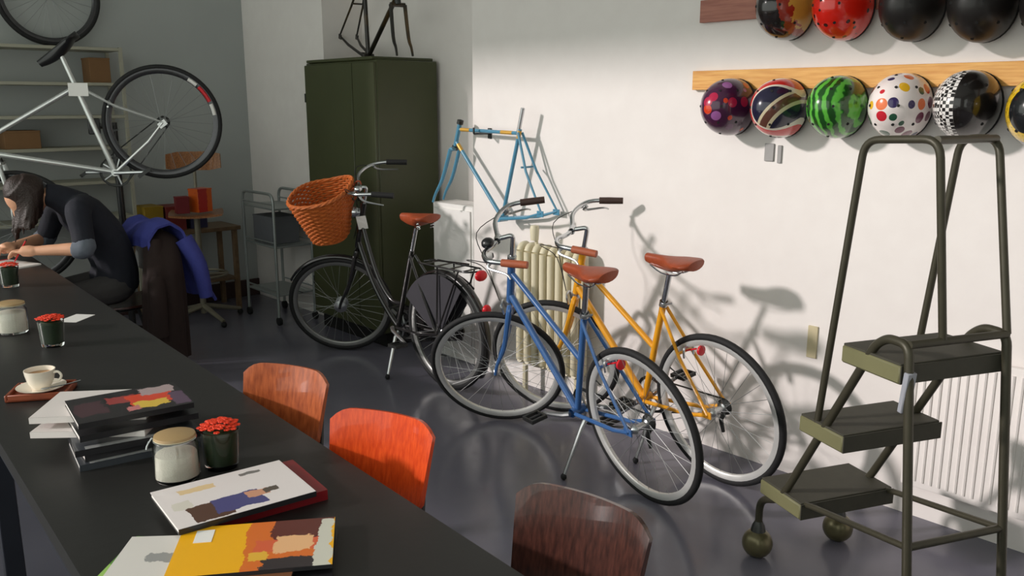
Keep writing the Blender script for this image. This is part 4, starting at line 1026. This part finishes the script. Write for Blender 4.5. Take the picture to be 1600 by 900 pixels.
# ================================================================== PERSON WRITING AT THE TABLE
def fuse(mb, name, m, parent, vox=.008, smooth=6, sub=None):
    """weld overlapping volumes into one continuous skin"""
    me = mb.mesh(name + '_raw', m, 0); tmp = bpy.data.objects.new('tmp', me); col.objects.link(tmp)
    rm_ = tmp.modifiers.new('r', 'REMESH'); rm_.mode = 'VOXEL'; rm_.voxel_size = vox
    if smooth: sm = tmp.modifiers.new('s', 'SMOOTH'); sm.factor = .5; sm.iterations = smooth
    dg = bpy.context.evaluated_depsgraph_get(); dg.update()
    out = bpy.data.meshes.new_from_object(tmp.evaluated_get(dg)); out.name = name
    bpy.data.objects.remove(tmp); bpy.data.meshes.remove(me)
    out.materials.clear(); out.materials.append(m)
    out.polygons.foreach_set('use_smooth', [True] * len(out.polygons))
    return link(name, out, parent)
PO = V((1.70, 5.36, 0))
per = thing('person', 'person in a dark top bent over the table, writing', 'person', PO)
def L(x, y, z): return V((x, y, z)) - PO
m_skin = mat('skin', (214, 160, 128), .5, var=.08, nscale=20)
m_top = mat('dark_navy_top', (26, 28, 38), .85, var=.2, nscale=30, bump=.15, bscale=80)
m_cuff = mat('grey_rolled_sleeve', (96, 102, 112), .85, var=.15, nscale=40)
m_trs = mat('dark_grey_trousers', (62, 60, 60), .85, var=.2, nscale=30)
m_hair = mat('dark_brown_hair', (40, 26, 20), .5, var=.35, nscale=50, bump=.4, bscale=120)
PEL, SP1, SP2, CH, NB, NK = L(1.69, 5.36, .575), L(1.70, 5.36, .68), L(1.64, 5.36, .86), L(1.54, 5.36, 1.00), L(1.44, 5.37, 1.09), L(1.37, 5.38, 1.115)
HD = L(1.275, 5.39, 1.10)
arms = {-1: [L(1.48, 5.18, 1.03), L(1.47, 5.09, .825), L(1.265, 5.27, .815)], 1: [L(1.48, 5.54, 1.03), L(1.42, 5.66, .825), L(1.21, 5.52, .815)]}
legs = {-1: [L(1.64, 5.26, .545), L(1.26, 5.25, .51), L(1.33, 5.25, .09)], 1: [L(1.64, 5.46, .545), L(1.26, 5.48, .51), L(1.31, 5.48, .09)]}
HROT = M.Rotation(R(-48), 4, 'Y')      # face turned down to the paper
def body(k=0.0, parts='all'):
    mb = MB()
    if parts in ('all', 'torso'):
        for s in (-1, 1):
            o = V((0, s * .055, 0))
            mb.tube([PEL + o - V((0, 0, .05)), PEL + o, SP1 + o, SP2 + o * 1.2, CH + o * 1.35, CH + o * 1.2 + V((-.05, 0, .05))], [.10 + k, .115 + k, .10 + k, .105 + k, .10 + k, .06 + k], 14, smooth=4)
        mb.tube([CH + V((0, 0, .02)), NB, NK], [.09 + k, .062 + k, .05 + k], 12, smooth=3)
    return mb
bm_ = body()
for s in (-1, 1):
    sh_, el, wr = arms[s]
    bm_.tube([CH + V((0, s * .08, .03)), sh_, sh_.lerp(el, .5), el, el.lerp(wr, .3), wr], [.07, .056, .046, .040, .038, .026], 12, smooth=4)
    hp_, kn, an = legs[s]
    bm_.tube([PEL + V((0, s * .06, 0)), hp_, hp_.lerp(kn, .6), kn, kn.lerp(an, .35), an], [.09, .082, .066, .054, .05, .034], 12, smooth=4)
    bm_.tube([an + V((.03, 0, -.045)), an + V((-.06, 0, -.05)), an + V((-.17, 0, -.06))], [.036, .036, .026], 10, smooth=3)
    # hand: palm, four fingers, thumb
    d = (wr - el).normalized(); up_ = V((0, 0, 1)); sd_ = d.cross(up_).normalized()          # sd_ points to the right of the arm
    pm = wr + d * .045
    bm_.tube([wr, wr + d * .03, pm + d * .03], [.026, .034, .030], 12); bm_.tube([wr + sd_ * .014, pm + sd_ * .022 + d * .02], [.02, .018], 10); bm_.tube([wr - sd_ * .014, pm - sd_ * .022 + d * .02], [.02, .018], 10)
    for j, (off, ln) in enumerate(((-.030, .068), (-.010, .078), (.010, .074), (.028, .058))):
        b0 = pm + d * .035 + sd_ * off; b1 = b0 + d * ln * .45 + up_ * .004; b2 = b1 + d * ln * .28 - up_ * .022; b3 = b2 + d * ln * .12 - up_ * .022
        bm_.tube([b0 - d * .03, b0, b1, b2, b3], [.010, .0098, .009, .0082, .007], 8, smooth=3)
    th_ = -s if True else s
    t0 = wr + d * .02 + sd_ * (.03 * -s); 
    bm_.tube([t0 - sd_ * (.015 * -s), t0 + d * .015 + sd_ * (.014 * -s) - up_ * .006, t0 + d * .045 + sd_ * (.018 * -s) - up_ * .012, t0 + d * .068 + sd_ * (.008 * -s) - up_ * .018], [.014, .012, .0105, .008], 8, smooth=3)
# head with jaw, nose, ears
HM = M.Translation(HD) @ HROT
def hp3(x, y, z): return HM @ V((x, y, z))
bm_.ball(HD, (.098, .078, .112), 20, 14, HROT); bm_.ball(hp3(-.03, 0, -.065), (.062, .055, .055), 16, 10, HROT)
bm_.tube([hp3(-.088, 0, .012), hp3(-.112, 0, -.03), hp3(-.092, 0, -.042)], [.009, .014, .008], 8, smooth=3)
bm_.tube([hp3(-.085, -.022, -.068), hp3(-.092, 0, -.066), hp3(-.085, .022, -.068)], .007, 8)
for s in (-1, 1): bm_.ball(hp3(.005, s * .08, -.012), (.018, .008, .03), 10, 8, HROT)
bm_.tube([NK, hp3(.03, 0, -.06)], [.052, .05], 12)
bo = fuse(bm_, 'body', m_skin, per, .007, 4)
m_eye = mat('eye_white', (230, 226, 220), .3, var=0); 
for s in (-1, 1): MB().ball(hp3(-.074, s * .032, .004), .011, 10, 8).build('eye', m_eye, per)
# clothes
sh = body(.012, 'torso')
for s in (-1, 1):
    s0, el, wr = arms[s]; sh.tube([CH + V((0, s * .08, .03)), s0, s0.lerp(el, .5), s0.lerp(el, .88)], [.085, .07, .062, .058], 12, smooth=4)
fuse(sh, 'shirt', m_top, per, .009, 4)
for s in (-1, 1):
    s0, el, wr = arms[s]; fuse(MB().tube([s0.lerp(el, .8), el, el.lerp(wr, .22)], [.057, .058, .05], 14, smooth=4), 'rolled_cuff', m_cuff, per, .008, 3)
tr2 = MB()
for s in (-1, 1):
    hp_, kn, an = legs[s]
    tr2.tube([PEL + V((.0, s * .06, .05)), PEL + V((0, s * .06, 0)), hp_, hp_.lerp(kn, .6), kn, kn.lerp(an, .35), an + V((0, 0, .02))], [.08, .118, .094, .078, .066, .062, .056], 12, smooth=4)
fuse(tr2, 'trousers', m_trs, per, .009, 4)
for s in (-1, 1):
    an = legs[s][2]; fuse(MB().tube([an + V((.045, 0, -.048)), an + V((-.05, 0, -.046)), an + V((-.185, 0, -.058))], [.042, .042, .03], 12, smooth=3), 'shoe', m_black, per, .006, 2)
# hair: cap of strands falling forward round the face
hr_ = MB(); hr_.ball(hp3(.018, 0, .022), (.098, .088, .108), 20, 14, HROT)
rnd = random.Random(4)
for k in range(110):
    a = rnd.uniform(-3.14, 3.14); b0 = hp3(.02 + .07 * math.cos(a), .07 * math.sin(a), .085)
    e1 = hp3(.02 + .10 * math.cos(a), .093 * math.sin(a), .0); ln = rnd.uniform(.10, .19)
    e2 = e1 + V((-.02, 0, -ln)) + V((rnd.uniform(-.015, .015), rnd.uniform(-.015, .015), 0))
    hr_.tube([b0, e1, e2], [.014, .015, .005], 6, smooth=3)
fuse(hr_, 'hair', m_hair, per, .007, 1)
# pen in the hand
el, wr = arms[-1][1], arms[-1][2]; d = (wr - el).normalized(); tip = PO + wr + d * .125; 
pen = thing('ballpoint_pen', 'red pen held in the writing hand', 'pen', (tip.x, tip.y, TZ + .0095))
MB().tube([(0, 0, 0), (.006, -.004, .012), (.06, -.045, .12)], [.0012, .004, .004], 8).build('barrel', m_red, pen); MB().tube([(.06, -.045, .12), (.064, -.048, .128)], .003, 8).build('cap', m_black, pen)

# chair of the person, dark coat and blue jacket on it
make_chair('dark wooden chair with a blue jacket over its back', (1.93, 5.36), math.pi, w_dark, m_steel, .36, .84)
m_coat = mat('dark_brown_coat', (40, 27, 24), .9, var=.2, nscale=40, bump=.2, bscale=60)
m_jkt = mat('blue_jacket', (58, 64, 140), .75, var=.2, nscale=25, bump=.2, bscale=50)
def interp(P, v):
    t = v * (len(P) - 1); i = min(int(t), len(P) - 2); f = t - i; f = f * f * (3 - 2 * f) * .3 + f * .7
    return P[i][0] * (1 - f) + P[i + 1][0] * f, P[i][1] * (1 - f) + P[i + 1][1] * f
ct = thing('draped_coat', 'dark brown coat hanging over the near end of the chair back', 'coat', (1.93, 5.2, .86))
def coatfn(u, v):
    a = v * 2 * math.pi; q = min(1, u / .10); z = .02 - .76 * u; r_ = math.sin(q * math.pi / 2)
    rip = 1 + (.10 * math.sin(a * 5 + 1) + .06 * math.sin(a * 9 + u * 4)) * min(1, u * 2)
    sh_ = min(1, u * 3.2); sh_ = sh_ * sh_ * (3 - 2 * sh_)
    return V(((.10 + .03 * u) * r_ * rip * math.cos(a) - .05 * sh_ - .02 * u, (.07 + .02 * u) * r_ * rip * math.sin(a) - .15 * sh_, z))
nu, nv = 30, 48; vs_ = [coatfn(i / nu, j / nv) for i in range(nu + 1) for j in range(nv)]
fs = [(i * nv + j, i * nv + (j + 1) % nv, (i + 1) * nv + (j + 1) % nv, (i + 1) * nv + j) for i in range(nu) for j in range(nv)] + [tuple(nu * nv + j for j in range(nv))]
MB().add(vs_, fs).build('cloth', m_coat, ct, smooth=70)
MB().tube([V((-.06, -.06, -.05)), V((-.12, -.21, -.32)), V((-.12, -.21, -.58))], [.05, .046, .04], 12, smooth=4).build('sleeve', m_coat, ct)
jk = thing('draped_jacket', 'blue jacket thrown over the back of the dark chair', 'jacket', (1.93, 5.36, .88))
prof2 = [(-.115, -.10), (-.11, -.04), (-.05, .03), (.02, .045), (.085, .0), (.12, -.16), (.165, -.34), (.20, -.44)]
def jkfn(u, v):
    x, z = interp(prof2, v); hang = max(0, -z)
    return (x + (.03 * math.sin(u * 11 + 1) + .012 * math.sin(u * 27)) * (hang * 1.5 + .15) + .05 * (1 - u) * hang, -.26 + u * .46 - .10 * hang * (1 - u), z + .015 * math.sin(u * 7) - .03 * abs(u - .5))
MB().sheet(jkfn, 34, 36, .014).build('cloth', m_jkt, jk, smooth=70)
MB().tube([V((.10, -.25, -.06)), V((.16, -.30, -.22)), V((.19, -.31, -.42))], [.055, .05, .04], 12, smooth=4).build('sleeve', m_jkt, jk)
